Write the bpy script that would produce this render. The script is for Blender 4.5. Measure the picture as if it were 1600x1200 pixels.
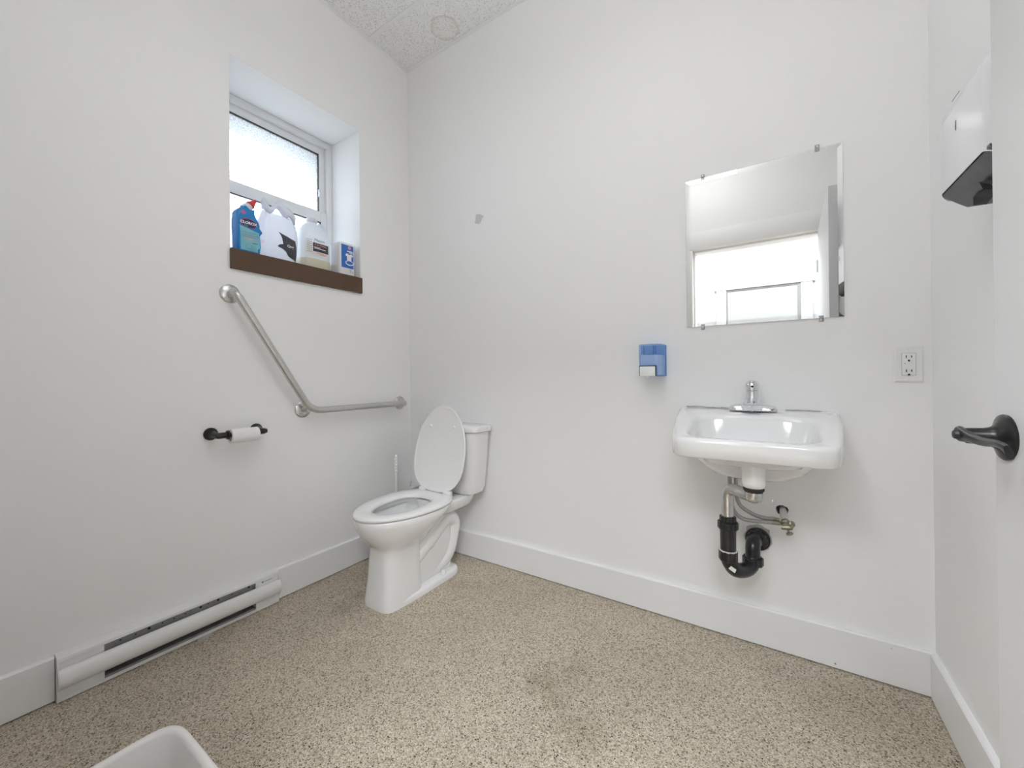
import bpy, bmesh, math, random
from mathutils import Vector, Matrix, noise
from mathutils.bvhtree import BVHTree

for o in list(bpy.data.objects):
    bpy.data.objects.remove(o, do_unlink=True)
SC = bpy.context.scene
COL = SC.collection
PI = math.pi
W, H, D = 2.382, 2.999, 1.76          # room: x 0..W, y -D..0, height H

# ------------------------------------------------------------------ camera
def make_camera():
    yaw, pitch, roll = -0.57846, 0.00232, -0.01019
    fwd = Vector((math.sin(yaw) * math.cos(pitch), math.cos(yaw) * math.cos(pitch), math.sin(pitch)))
    right = Vector((math.cos(yaw), -math.sin(yaw), 0))
    up = right.cross(fwd)
    r = math.cos(roll) * right + math.sin(roll) * up
    u = -math.sin(roll) * right + math.cos(roll) * up
    cd = bpy.data.cameras.new('camera')
    cd.sensor_width = 36.0
    cd.lens = 621.87 * 36 / 1600
    cd.shift_y = -12.78 / 1600
    cd.clip_start = 0.01
    co = bpy.data.objects.new('camera', cd)
    COL.objects.link(co)
    co.matrix_world = Matrix(((r.x, u.x, -fwd.x, 1.955), (r.y, u.y, -fwd.y, -1.7904),
                              (r.z, u.z, -fwd.z, 1.03), (0, 0, 0, 1)))
    SC.camera = co
make_camera()

# ------------------------------------------------------------------ world, daylight, exposure
SKY = 6.3
ADDED_LIGHT = 4.1
HALL = 25.0
wd = bpy.data.worlds.new('sky'); SC.world = wd
wd.use_nodes = True
wb = wd.node_tree.nodes['Background']
_g = wd.node_tree.nodes.new('ShaderNodeTexCoord'); _s = wd.node_tree.nodes.new('ShaderNodeSeparateXYZ')
_r = wd.node_tree.nodes.new('ShaderNodeMapRange'); _m = wd.node_tree.nodes.new('ShaderNodeMix'); _m.data_type = 'RGBA'
_r.inputs[1].default_value = -0.06; _r.inputs[2].default_value = 0.04
wd.node_tree.links.new(_g.outputs['Generated'], _s.inputs[0]); wd.node_tree.links.new(_s.outputs['Z'], _r.inputs[0])
wd.node_tree.links.new(_r.outputs[0], _m.inputs[0]); wd.node_tree.links.new(_m.outputs[2], wb.inputs['Color'])
_m.inputs[6].default_value = (0.16, 0.155, 0.15, 1)      # ground outside
_m.inputs[7].default_value = (0.86, 0.94, 1.0, 1)        # overcast sky
wb.inputs['Strength'].default_value = SKY
SC.view_settings.view_transform = 'Standard'
SC.view_settings.look = 'None'
SC.view_settings.gamma = 1.0
SC.view_settings.use_curve_mapping = False
SC.view_settings.exposure = 0.28
SC.cycles.max_bounces = 24
SC.cycles.diffuse_bounces = 6
SC.cycles.use_light_tree = False
SC.cycles.use_adaptive_sampling = True
SC.cycles.adaptive_threshold = 0.05
SC.cycles.glossy_bounces = 6
pl = bpy.data.lights.new('window_portal', 'AREA')
pl.shape = 'RECTANGLE'; pl.size = 0.95; pl.size_y = 0.66
pl.cycles.is_portal = True
po = bpy.data.objects.new('window_portal', pl); COL.objects.link(po)
po.location = (-0.60, -0.6875, 2.02)
po.rotation_euler = (0, -PI / 2, 0)

# ------------------------------------------------------------------ materials
MATS = {}
def nodes_of(m):
    m.use_nodes = True
    nt = m.node_tree
    return nt, nt.nodes, nt.links, nt.nodes['Principled BSDF']
def mat(name, color, rough=0.5, metal=0.0, var=0.03, scale=30.0, bump=0.0, bscale=200.0, coat=0.0, spec=0.5, sss=0.0):
    """plain procedural material: colour with a little noise, optional fine relief"""
    if name in MATS: return MATS[name]
    m = bpy.data.materials.new(name); MATS[name] = m
    nt, N, L, b = nodes_of(m)
    tc = N.new('ShaderNodeTexCoord')
    no = N.new('ShaderNodeTexNoise'); no.inputs['Scale'].default_value = scale; no.inputs['Detail'].default_value = 1
    L.new(tc.outputs['Object'], no.inputs['Vector'])
    mx = N.new('ShaderNodeMix'); mx.data_type = 'RGBA'
    c = color
    mx.inputs[6].default_value = (max(c[0] * (1 - var), 0), max(c[1] * (1 - var), 0), max(c[2] * (1 - var), 0), 1)
    mx.inputs[7].default_value = (min(c[0] * (1 + var), 1), min(c[1] * (1 + var), 1), min(c[2] * (1 + var), 1), 1)
    L.new(no.outputs['Fac'], mx.inputs[0]); L.new(mx.outputs[2], b.inputs['Base Color'])
    b.inputs['Roughness'].default_value = rough
    b.inputs['Metallic'].default_value = metal
    b.inputs['Specular IOR Level'].default_value = spec
    if coat:
        b.inputs['Coat Weight'].default_value = coat
        b.inputs['Coat Roughness'].default_value = 0.06
    if bump:
        n2 = N.new('ShaderNodeTexNoise'); n2.inputs['Scale'].default_value = bscale; n2.inputs['Detail'].default_value = 4
        L.new(tc.outputs['Object'], n2.inputs['Vector'])
        bp = N.new('ShaderNodeBump'); bp.inputs['Strength'].default_value = bump; bp.inputs['Distance'].default_value = 0.002
        L.new(n2.outputs['Fac'], bp.inputs['Height']); L.new(bp.outputs['Normal'], b.inputs['Normal'])
    return m

WALLC = (0.915, 0.915, 0.915)
mat('wall_paint', WALLC, 0.62, var=0.012, scale=1.3, spec=0.3)
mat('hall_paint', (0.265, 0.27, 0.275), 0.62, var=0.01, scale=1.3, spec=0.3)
mat('trim_paint', (0.885, 0.885, 0.89), 0.38, var=0.015, scale=3)
mat('front_wall_paint', (0.76, 0.755, 0.738), 0.6, var=0.01, scale=1.5, spec=0.3)
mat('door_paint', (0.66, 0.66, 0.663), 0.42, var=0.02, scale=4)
mat('ceramic', (0.85, 0.85, 0.85), 0.12, var=0.01, scale=5, coat=0.5)
mat('seat_plastic', (0.86, 0.86, 0.855), 0.22, var=0.01, scale=5)
mat('vinyl_white', (0.82, 0.83, 0.85), 0.35, var=0.02)
mat('tee_white', (0.93, 0.93, 0.93), 0.5, var=0.01)
mat('chrome', (0.82, 0.83, 0.85), 0.08, 1.0, var=0.04, scale=15)
mat('chrome_worn', (0.62, 0.62, 0.62), 0.27, 1.0, var=0.2, scale=60, bump=0.1, bscale=300)
mat('brushed_steel', (0.62, 0.61, 0.59), 0.34, 1.0, var=0.08, scale=80)
mat('steel_screw', (0.75, 0.75, 0.75), 0.2, 1.0)
mat('valve_metal', (0.34, 0.32, 0.25), 0.42, 0.8, var=0.4, scale=90, bump=0.3, bscale=150)
mat('braided_hose', (0.42, 0.42, 0.42), 0.4, 0.7, var=0.35, scale=500, bump=0.5, bscale=700)
mat('black_abs', (0.018, 0.018, 0.02), 0.28, var=0.5, scale=60, bump=0.15, bscale=160)
mat('black_iron', (0.022, 0.021, 0.021), 0.38, 0.3, var=0.4, scale=40, bump=0.1, bscale=200)
mat('dark_bronze', (0.012, 0.011, 0.011), 0.3, 0.15, var=0.4, scale=60)
mat('black', (0.006, 0.006, 0.006), 0.6)
mat('rubber_dark', (0.035, 0.028, 0.024), 0.6, var=0.4)
mat('heater_enamel', (0.84, 0.84, 0.835), 0.32, var=0.02, scale=12)
mat('heater_metal', (0.30, 0.30, 0.31), 0.5, 0.25, var=0.25, scale=40)
mat('sill_brown', (0.098, 0.052, 0.028), 0.5, var=0.12, scale=14, bump=0.15, bscale=60)
mat('paper', (0.88, 0.87, 0.87), 0.9, var=0.02, scale=60, bump=0.3, bscale=300)
mat('bin_plastic', (0.83, 0.80, 0.785), 0.35, var=0.015, scale=4)
mat('outlet_plastic', (0.87, 0.87, 0.87), 0.3, var=0.01)
mat('dispenser_white', (0.85, 0.855, 0.88), 0.25, var=0.01)
mat('dispenser_grey', (0.13, 0.135, 0.145), 0.42, 0.4, var=0.3, scale=40, bump=0.2, bscale=90)
mat('soap_white', (0.85, 0.87, 0.86), 0.3)
mat('soap_back', (0.36, 0.49, 0.69), 0.4)
mat('soap_navy', (0.01, 0.018, 0.07), 0.35)
mat('soap_liquid', (0.80, 0.83, 0.92), 0.3, var=0.03, scale=25)
mat('bottle_blue', (0.015, 0.24, 0.62), 0.25, var=0.15, scale=14)
mat('bottle_label', (0.20, 0.52, 0.62), 0.3, var=0.35, scale=18)
mat('cap_red', (0.62, 0.03, 0.04), 0.3)
mat('collar_white', (0.72, 0.75, 0.8), 0.3)
mat('logo_navy', (0.02, 0.03, 0.13), 0.4)
mat('logo_red', (0.6, 0.03, 0.10), 0.4)
mat('pink_print', (0.72, 0.30, 0.34), 0.5)
mat('magenta_print', (0.55, 0.12, 0.33), 0.5)
mat('teal_print', (0.02, 0.22, 0.24), 0.5)
mat('print_white', (0.9, 0.9, 0.92), 0.5)
mat('print_grey', (0.22, 0.24, 0.27), 0.5)
mat('print_black', (0.05, 0.045, 0.045), 0.5, var=0.15)
mat('bag_print', (0.06, 0.065, 0.08), 0.35, var=0.4, scale=35)
mat('jug_cream', (0.74, 0.71, 0.55), 0.35, var=0.04)
mat('pack_blue', (0.03, 0.16, 0.55), 0.35, var=0.12)
mat('pack_white', (0.86, 0.86, 0.89), 0.25, var=0.03, bump=0.4, bscale=45)
mat('tape_grey', (0.60, 0.64, 0.63), 0.5, var=0.06)
mat('torn_paper', (0.52, 0.51, 0.49), 0.8, var=0.1)
mat('scrap_beige', (0.55, 0.54, 0.48), 0.7, var=0.15, scale=60)
mat('crack_dark', (0.12, 0.115, 0.11), 0.9)
mat('pipe_grey', (0.70, 0.70, 0.68), 0.4)
mat('label_white', (0.82, 0.82, 0.8), 0.6)
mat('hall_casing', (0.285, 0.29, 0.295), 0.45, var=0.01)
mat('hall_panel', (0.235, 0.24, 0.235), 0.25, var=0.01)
mat('outside_cladding', (0.20, 0.22, 0.25), 0.8, var=0.1)
mat('jamb_shade', (0.13, 0.13, 0.13), 0.7)
mat('seam_grey', (0.45, 0.45, 0.45), 0.7)

def floor_material():
    m = bpy.data.materials.new('stone_chip_floor'); MATS['floor'] = m
    nt, N, L, b = nodes_of(m)
    geo = N.new('ShaderNodeNewGeometry')
    def mix(f, a, c, blend='MIX'):
        x = N.new('ShaderNodeMix'); x.data_type = 'RGBA'; x.blend_type = blend
        for i, v in ((0, f), (6, a), (7, c)):
            if hasattr(v, 'is_linked'): L.new(v, x.inputs[i])
            elif i == 0: x.inputs[0].default_value = v
            else: x.inputs[i].default_value = (*v, 1)
        return x.outputs[2]
    def ramp(src, stops, interp='LINEAR'):
        r = N.new('ShaderNodeValToRGB'); r.color_ramp.interpolation = interp
        e = r.color_ramp.elements
        while len(e) < len(stops): e.new(0.5)
        for el, (p, c) in zip(e, stops):
            el.position = p; el.color = (c, c, c, 1) if not isinstance(c, tuple) else (*c, 1)
        L.new(src, r.inputs['Fac']); return r.outputs['Color']
    # warp the lookup a little so that the chips are not regular cells
    wn = N.new('ShaderNodeTexNoise'); wn.inputs['Scale'].default_value = 160; wn.inputs['Detail'].default_value = 1
    L.new(geo.outputs['Position'], wn.inputs['Vector'])
    wv = N.new('ShaderNodeVectorMath'); wv.operation = 'MULTIPLY_ADD'
    wv.inputs[1].default_value = (0.0022, 0.0022, 0.0)
    L.new(wn.outputs['Color'], wv.inputs[0]); L.new(geo.outputs['Position'], wv.inputs[2])
    v1 = N.new('ShaderNodeTexVoronoi'); v1.inputs['Scale'].default_value = 330
    L.new(wv.outputs[0], v1.inputs['Vector'])
    sep = N.new('ShaderNodeSeparateColor'); L.new(v1.outputs['Color'], sep.inputs[0])
    chips = ramp(sep.outputs[0], [(0.0, (0.13, 0.10, 0.075)), (0.10, (0.27, 0.215, 0.155)), (0.24, (0.45, 0.385, 0.295)),
                                  (0.55, (0.57, 0.50, 0.40)), (0.82, (0.68, 0.615, 0.52)), (1.0, (0.78, 0.73, 0.645))])
    edge = N.new('ShaderNodeTexVoronoi'); edge.feature = 'DISTANCE_TO_EDGE'; edge.inputs['Scale'].default_value = 330
    L.new(wv.outputs[0], edge.inputs['Vector'])
    gap = ramp(edge.outputs['Distance'], [(0.0, 0.7), (0.10, 1.0)])
    col = mix(1.0, chips, gap, 'MULTIPLY')
    # larger black chips, sparse
    v2 = N.new('ShaderNodeTexVoronoi'); v2.inputs['Scale'].default_value = 165
    L.new(wv.outputs[0], v2.inputs['Vector'])
    s2 = N.new('ShaderNodeSeparateColor'); L.new(v2.outputs['Color'], s2.inputs[0])
    pick = ramp(s2.outputs[1], [(0.0, 0.0), (0.93, 0.0), (0.94, 1.0)], 'CONSTANT')
    core = ramp(v2.outputs['Distance'], [(0.0, 1.0), (0.32, 1.0), (0.42, 0.0)])
    blk = mix(1.0, pick, core, 'MULTIPLY')
    col = mix(blk, col, (0.035, 0.028, 0.022))
    # broad unevenness
    bn = N.new('ShaderNodeTexNoise'); bn.inputs['Scale'].default_value = 2.3; bn.inputs['Detail'].default_value = 4
    L.new(geo.outputs['Position'], bn.inputs['Vector'])
    col = mix(1.0, col, ramp(bn.outputs['Fac'], [(0.25, (0.84, 0.83, 0.81)), (0.75, (1.08, 1.06, 1.03))]), 'MULTIPLY')
    # worn / stained spots, each at its own place on the floor: (x, y, radius, strength)
    stains = [(1.30, -0.62, 0.065, 0.39), (1.37, -0.66, 0.05, 0.32), (1.36, -0.52, 0.045, 0.24), (1.13, -0.61, 0.016, 0.56),
              (1.03, -0.68, 0.012, 0.49), (1.48, -0.73, 0.09, 0.28), (0.33, -0.72, 0.07, 0.35), (0.30, -0.62, 0.05, 0.32),
              (0.60, -0.86, 0.05, 0.17), (2.25, -0.22, 0.22, 0.24), (0.12, -0.45, 0.16, 0.17), (0.62, -0.28, 0.07, 0.17)]
    dn = N.new('ShaderNodeTexNoise'); dn.inputs['Scale'].default_value = 22; dn.inputs['Detail'].default_value = 4
    L.new(geo.outputs['Position'], dn.inputs['Vector'])
    dv = N.new('ShaderNodeVectorMath'); dv.operation = 'MULTIPLY_ADD'; dv.inputs[1].default_value = (0.09, 0.09, 0)
    L.new(dn.outputs['Color'], dv.inputs[0]); L.new(geo.outputs['Position'], dv.inputs[2])
    tot = None
    for (x, y, r, s) in stains:
        d = N.new('ShaderNodeVectorMath'); d.operation = 'DISTANCE'; d.inputs[1].default_value = (x + 0.045, y + 0.045, 0)
        L.new(dv.outputs[0], d.inputs[0])
        mr = N.new('ShaderNodeMapRange'); mr.interpolation_type = 'SMOOTHSTEP'
        mr.inputs[1].default_value = r * 0.25; mr.inputs[2].default_value = r * 1.25
        mr.inputs[3].default_value = s; mr.inputs[4].default_value = 0
        L.new(d.outputs['Value'], mr.inputs[0])
        if tot is None: tot = mr.outputs[0]
        else:
            a = N.new('ShaderNodeMath'); a.operation = 'MAXIMUM'; L.new(tot, a.inputs[0]); L.new(mr.outputs[0], a.inputs[1]); tot = a.outputs[0]
    st = N.new('ShaderNodeMix'); st.data_type = 'RGBA'; st.blend_type = 'MULTIPLY'
    L.new(tot, st.inputs[0]); L.new(col, st.inputs[6]); st.inputs[7].default_value = (0.46, 0.40, 0.30, 1)
    L.new(st.outputs[2], b.inputs['Base Color'])
    b.inputs['Roughness'].default_value = 0.5
    b.inputs['Specular IOR Level'].default_value = 0.35
    return m
floor_material()

def ceiling_tile_material():
    m = bpy.data.materials.new('fissured_tile'); MATS['tile'] = m
    nt, N, L, b = nodes_of(m)
    geo = N.new('ShaderNodeNewGeometry')
    n1 = N.new('ShaderNodeTexVoronoi'); n1.inputs['Scale'].default_value = 165
    L.new(geo.outputs['Position'], n1.inputs['Vector'])
    sp = N.new('ShaderNodeSeparateColor'); L.new(n1.outputs['Color'], sp.inputs[0])
    r0 = N.new('ShaderNodeMapRange'); r0.inputs[1].default_value = 0.12; r0.inputs[2].default_value = 0.40
    r0.inputs[3].default_value = 1; r0.inputs[4].default_value = 0; L.new(n1.outputs['Distance'], r0.inputs[0])
    g = N.new('ShaderNodeMath'); g.operation = 'GREATER_THAN'; g.inputs[1].default_value = 0.52; L.new(sp.outputs[0], g.inputs[0])
    mu = N.new('ShaderNodeMath'); mu.operation = 'MULTIPLY'; L.new(r0.outputs[0], mu.inputs[0]); L.new(g.outputs[0], mu.inputs[1])
    mx = N.new('ShaderNodeMix'); mx.data_type = 'RGBA'
    mx.inputs[6].default_value = (0.95, 0.95, 0.95, 1); mx.inputs[7].default_value = (0.22, 0.22, 0.22, 1)
    L.new(mu.outputs[0], mx.inputs[0])
    # one old water stain, a ring with a ragged rim
    dn = N.new('ShaderNodeTexNoise'); dn.inputs['Scale'].default_value = 18; dn.inputs['Detail'].default_value = 3
    L.new(geo.outputs['Position'], dn.inputs['Vector'])
    dv = N.new('ShaderNodeVectorMath'); dv.operation = 'MULTIPLY_ADD'; dv.inputs[1].default_value = (0.05, 0.05, 0)
    L.new(dn.outputs['Color'], dv.inputs[0]); L.new(geo.outputs['Position'], dv.inputs[2])
    d = N.new('ShaderNodeVectorMath'); d.operation = 'DISTANCE'; d.inputs[1].default_value = (0.425 + 0.025, -0.105 + 0.025, H + 0.004)
    L.new(dv.outputs[0], d.inputs[0])
    rp = N.new('ShaderNodeValToRGB'); e = rp.color_ramp.elements
    e[0].position = 0.0; e[0].color = (0.10, 0.10, 0.10, 1)
    e[1].position = 0.066; e[1].color = (0.18, 0.18, 0.18, 1)
    for p, c in ((0.078, 0.75), (0.086, 0.0), (1.0, 0.0)):
        q = e.new(p); q.color = (c, c, c, 1)
    L.new(d.outputs['Value'], rp.inputs['Fac'])
    m2 = N.new('ShaderNodeMix'); m2.data_type = 'RGBA'; m2.blend_type = 'MULTIPLY'
    L.new(rp.outputs['Color'], m2.inputs[0]); L.new(mx.outputs[2], m2.inputs[6]); m2.inputs[7].default_value = (0.78, 0.74, 0.66, 1)
    L.new(m2.outputs[2], b.inputs['Base Color'])
    b.inputs['Roughness'].default_value = 0.9
    bp = N.new('ShaderNodeBump'); bp.inputs['Strength'].default_value = 0.4; bp.inputs['Distance'].default_value = 0.002; bp.invert = True
    L.new(mu.outputs[0], bp.inputs['Height']); L.new(bp.outputs['Normal'], b.inputs['Normal'])
ceiling_tile_material()

def glass_material():
    # obscure (patterned) glass: mostly lets light straight through, partly scatters it
    m = bpy.data.materials.new('obscure_glass'); MATS['obscure_glass'] = m
    nt, N, L, b = nodes_of(m)
    N.remove(b)
    out = N['Material Output']
    tr = N.new('ShaderNodeBsdfTransparent'); tl = N.new('ShaderNodeBsdfTranslucent'); gl = N.new('ShaderNodeBsdfGlossy')
    tl.inputs['Color'].default_value = (0.92, 0.96, 1, 1)
    tr.inputs['Color'].default_value = (0.97, 0.99, 1, 1)
    gl.inputs['Roughness'].default_value = 0.25
    tc = N.new('ShaderNodeTexCoord')
    no = N.new('ShaderNodeTexNoise'); no.inputs['Scale'].default_value = 190; no.inputs['Detail'].default_value = 2
    L.new(tc.outputs['Object'], no.inputs['Vector'])
    mr = N.new('ShaderNodeMapRange'); mr.inputs[1].default_value = 0.3; mr.inputs[2].default_value = 0.7
    mr.inputs[3].default_value = 0.12; mr.inputs[4].default_value = 0.62
    L.new(no.outputs['Fac'], mr.inputs[0])
    a = N.new('ShaderNodeMixShader'); L.new(mr.outputs[0], a.inputs[0]); L.new(tr.outputs[0], a.inputs[1]); L.new(tl.outputs[0], a.inputs[2])
    c = N.new('ShaderNodeMixShader'); c.inputs[0].default_value = 0.05; L.new(a.outputs[0], c.inputs[1]); L.new(gl.outputs[0], c.inputs[2])
    L.new(c.outputs[0], out.inputs['Surface'])
glass_material()

def film_material(name, color, solid, rough=0.2, tint=None):
    # thin translucent plastic: part see-through, part diffuse / scattering
    m = bpy.data.materials.new(name); MATS[name] = m
    nt, N, L, b = nodes_of(m)
    out = N['Material Output']
    b.inputs['Base Color'].default_value = (*color, 1); b.inputs['Roughness'].default_value = rough
    tr = N.new('ShaderNodeBsdfTransparent'); tr.inputs['Color'].default_value = (*(tint or [min(1, c * 0.5 + 0.5) for c in color]), 1)
    tl = N.new('ShaderNodeBsdfTranslucent'); tl.inputs['Color'].default_value = (*color, 1)
    tc = N.new('ShaderNodeTexCoord'); no = N.new('ShaderNodeTexNoise'); no.inputs['Scale'].default_value = 40
    L.new(tc.outputs['Object'], no.inputs['Vector'])
    bp = N.new('ShaderNodeBump'); bp.inputs['Strength'].default_value = 0.15; bp.inputs['Distance'].default_value = 0.003
    L.new(no.outputs['Fac'], bp.inputs['Height']); L.new(bp.outputs['Normal'], b.inputs['Normal'])
    a = N.new('ShaderNodeMixShader'); a.inputs[0].default_value = 0.45; L.new(b.outputs[0], a.inputs[1]); L.new(tl.outputs[0], a.inputs[2])
    c = N.new('ShaderNodeMixShader'); c.inputs[0].default_value = solid; L.new(tr.outputs[0], c.inputs[1]); L.new(a.outputs[0], c.inputs[2])
    L.new(c.outputs[0], out.inputs['Surface'])
film_material('bag_film', (0.80, 0.80, 0.85), 0.80)
film_material('jug_plastic', (0.86, 0.87, 0.9), 0.9, 0.3)
film_material('blue_shell', (0.22, 0.40, 0.74), 0.13, 0.12, (0.72, 0.82, 0.97))
film_material('clear_plastic', (0.75, 0.76, 0.76), 0.5, 0.15)

def water_material():
    m = mat('toilet_water', (0.55, 0.57, 0.58), 0.03, var=0.02)
water_material()

def mirror_material():
    m = bpy.data.materials.new('mirror_silver'); MATS['mirror'] = m
    nt, N, L, b = nodes_of(m)
    tc = N.new('ShaderNodeTexCoord'); no = N.new('ShaderNodeTexNoise'); no.inputs['Scale'].default_value = 8
    L.new(tc.outputs['Object'], no.inputs['Vector'])
    mr = N.new('ShaderNodeMapRange'); mr.inputs[3].default_value = 0.0; mr.inputs[4].default_value = 0.012
    L.new(no.outputs['Fac'], mr.inputs[0]); L.new(mr.outputs[0], b.inputs['Roughness'])
    b.inputs['Base Color'].default_value = (0.93, 0.935, 0.93, 1); b.inputs['Metallic'].default_value = 1
mirror_material()

def emit_material(name, color, strength):
    m = bpy.data.materials.new(name); MATS[name] = m
    nt, N, L, b = nodes_of(m)
    b.inputs['Base Color'].default_value = (0.9, 0.9, 0.9, 1)
    b.inputs['Emission Color'].default_value = (*color, 1)
    b.inputs['Emission Strength'].default_value = strength
emit_material('added_light_glow', (0.985, 0.985, 1.0), ADDED_LIGHT)
emit_material('hall_light', (0.93, 0.965, 1.0), HALL)

# ------------------------------------------------------------------ mesh helpers
def wloc(o):
    v = Vector((0, 0, 0))
    while o: v += o.location; o = o.parent
    return v
def meta(o, label=None, cat=None, group=None, kind=None):
    if label: o['label'] = label
    if cat: o['category'] = cat
    if group: o['group'] = group
    if kind: o['kind'] = kind
    return o
def thing(name, loc, label, cat, group=None):
    o = bpy.data.objects.new(name, None); COL.objects.link(o)
    o.location = loc; o.empty_display_size = 0.05
    return meta(o, label, cat, group)
def obj(name, bm, m, parent=None, smooth=40, label=None, keep=False):
    """bmesh in world coordinates -> one mesh object; m is a material name or a list of them"""
    bmesh.ops.recalc_face_normals(bm, faces=bm.faces)
    me = bpy.data.meshes.new(name)
    if parent is not None:
        off = wloc(parent)
    else:
        xs = [v.co for v in bm.verts]
        off = Vector(((min(v.x for v in xs) + max(v.x for v in xs)) / 2, (min(v.y for v in xs) + max(v.y for v in xs)) / 2, min(v.z for v in xs)))
    bmesh.ops.translate(bm, verts=bm.verts, vec=-off)
    bm.to_mesh(me)
    if keep: bmesh.ops.translate(bm, verts=bm.verts, vec=off)
    else: bm.free()
    for k in (m if isinstance(m, (list, tuple)) else [m]): me.materials.append(MATS[k])
    if smooth:
        for p in me.polygons: p.use_smooth = True
        me.set_sharp_from_angle(angle=math.radians(smooth))
    o = bpy.data.objects.new(name, me); COL.objects.link(o)
    if parent is not None: o.parent = parent
    else: o.location = off
    if label: o['label'] = label
    return o
def struct(name, bm, m, label=None, smooth=40):
    return meta(obj(name, bm, m, smooth=smooth), label=label, kind='structure')
def new(): return bmesh.new()
def box(bm, x0, x1, y0, y1, z0, z1, bevel=0.0, seg=2):
    r = bmesh.ops.create_cube(bm, size=1.0)
    vs = r['verts']
    for v in vs:
        v.co = Vector((x0 + (v.co.x + .5) * (x1 - x0), y0 + (v.co.y + .5) * (y1 - y0), z0 + (v.co.z + .5) * (z1 - z0)))
    if bevel:
        es = list({e for v in vs for e in v.link_edges})
        bmesh.ops.bevel(bm, geom=es, offset=bevel, segments=seg, affect='EDGES', profile=0.5)
    return bm
def bx(*a, **k): return box(new(), *a, **k)
def loft(bm, loops, cap0=True, cap1=True, closed=True):
    rows = [[bm.verts.new(p) for p in lp] for lp in loops]
    n = len(rows[0])
    for a, b in zip(rows[:-1], rows[1:]):
        for i in range(n if closed else n - 1):
            j = (i + 1) % n
            bm.faces.new((a[i], a[j], b[j], b[i]))
    if cap0: bm.faces.new(rows[0][::-1])
    if cap1: bm.faces.new(rows[-1])
    return rows
def frame_of(d):
    d = Vector(d).normalized()
    a = Vector((0, 0, 1)) if abs(d.z) < 0.9 else Vector((0, 1, 0))
    u = d.cross(a).normalized(); v = u.cross(d).normalized()
    return d, u, v
def lathe(bm, base, axis, prof, n=24, cap0=True, cap1=True):
    """prof: list of (distance along axis, radius)"""
    d, u, v = frame_of(axis); base = Vector(base)
    loops = []
    for t, r in prof:
        r = max(r, 1e-5)
        loops.append([base + d * t + (u * math.cos(2 * PI * i / n) + v * math.sin(2 * PI * i / n)) * r for i in range(n)])
    loft(bm, loops, cap0, cap1)
    return bm
def fillet(pts, rad, seg=6):
    pts = [Vector(p) for p in pts]
    out = [pts[0]]
    for i in range(1, len(pts) - 1):
        r = rad[i - 1] if isinstance(rad, (list, tuple)) else rad
        a, b, c = pts[i - 1], pts[i], pts[i + 1]
        d1, d2 = (a - b).normalized(), (c - b).normalized()
        t = min(r, (a - b).length * .49, (c - b).length * .49)
        p0, p1 = b + d1 * t, b + d2 * t
        for k in range(seg + 1):
            s = k / seg
            out.append(p0 * (1 - s) ** 2 + b * 2 * s * (1 - s) + p1 * s ** 2)
    out.append(pts[-1])
    return out
def tube(bm, path, rad, n=14, cap=True):
    path = [Vector(p) for p in path]
    m = len(path)
    tang = []
    for i in range(m):
        a = path[max(i - 1, 0)]; b = path[min(i + 1, m - 1)]
        tang.append((b - a).normalized())
    _, u, v = frame_of(tang[0])
    loops = []
    for i in range(m):
        if i:
            q = tang[i - 1].rotation_difference(tang[i])
            u = q @ u; v = q @ v
        r = rad[i] if isinstance(rad, (list, tuple)) else rad
        loops.append([path[i] + (u * math.cos(2 * PI * k / n) + v * math.sin(2 * PI * k / n)) * r for k in range(n)])
    loft(bm, loops, cap, cap)
    return bm
def prism(bm, poly, axis, a0, a1, bevel=0.0, seg=2):
    """poly: 2-D points in the two other axes (in x,y,z order); extruded from a0 to a1 along axis"""
    def P(p, a):
        if axis == 0: return Vector((a, p[0], p[1]))
        if axis == 1: return Vector((p[0], a, p[1]))
        return Vector((p[0], p[1], a))
    lo = [bm.verts.new(P(p, a0)) for p in poly]; hi = [bm.verts.new(P(p, a1)) for p in poly]
    n = len(poly)
    fs = [bm.faces.new(lo[::-1]), bm.faces.new(hi)]
    for i in range(n): bm.faces.new((lo[i], lo[(i + 1) % n], hi[(i + 1) % n], hi[i]))
    if bevel:
        es = list({e for f in fs for e in f.edges})
        bmesh.ops.bevel(bm, geom=es, offset=bevel, segments=seg, affect='EDGES', profile=0.5)
    return bm
def sgnpow(v, p): return math.copysign(abs(v) ** p, v)
def sup(cx, cy, z, a, bf, bb, n=2.5, N=48, nb=None):
    """super-ellipse ring: half width a, extends bf to -y and bb to +y"""
    out = []
    for i in range(N):
        t = 2 * PI * i / N
        c, s = math.cos(t), math.sin(t)
        e = (nb if (nb and s > 0) else n)
        out.append(Vector((cx + a * sgnpow(c, 2 / e), cy + (bb if s > 0 else bf) * sgnpow(s, 2 / e), z)))
    return out
def text_bm(txt, size, shear=0.0, bold=0.0):
    """lettering as a flat 2-D bmesh in x (right) and y (up), centred"""
    cu = bpy.data.curves.new('lettering', 'FONT'); cu.body = txt; cu.size = size
    cu.align_x = 'CENTER'; cu.align_y = 'CENTER'; cu.shear = shear; cu.offset = bold; cu.resolution_u = 3
    o = bpy.data.objects.new('lettering', cu); COL.objects.link(o)
    dg = bpy.context.evaluated_depsgraph_get()
    me = bpy.data.meshes.new_from_object(o.evaluated_get(dg))
    b = new(); b.from_mesh(me)
    bpy.data.objects.remove(o, do_unlink=True); bpy.data.meshes.remove(me); bpy.data.curves.remove(cu)
    return b
def bvh(bm): 
    bm.normal_update()
    return BVHTree.FromBMesh(bm)
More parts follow.
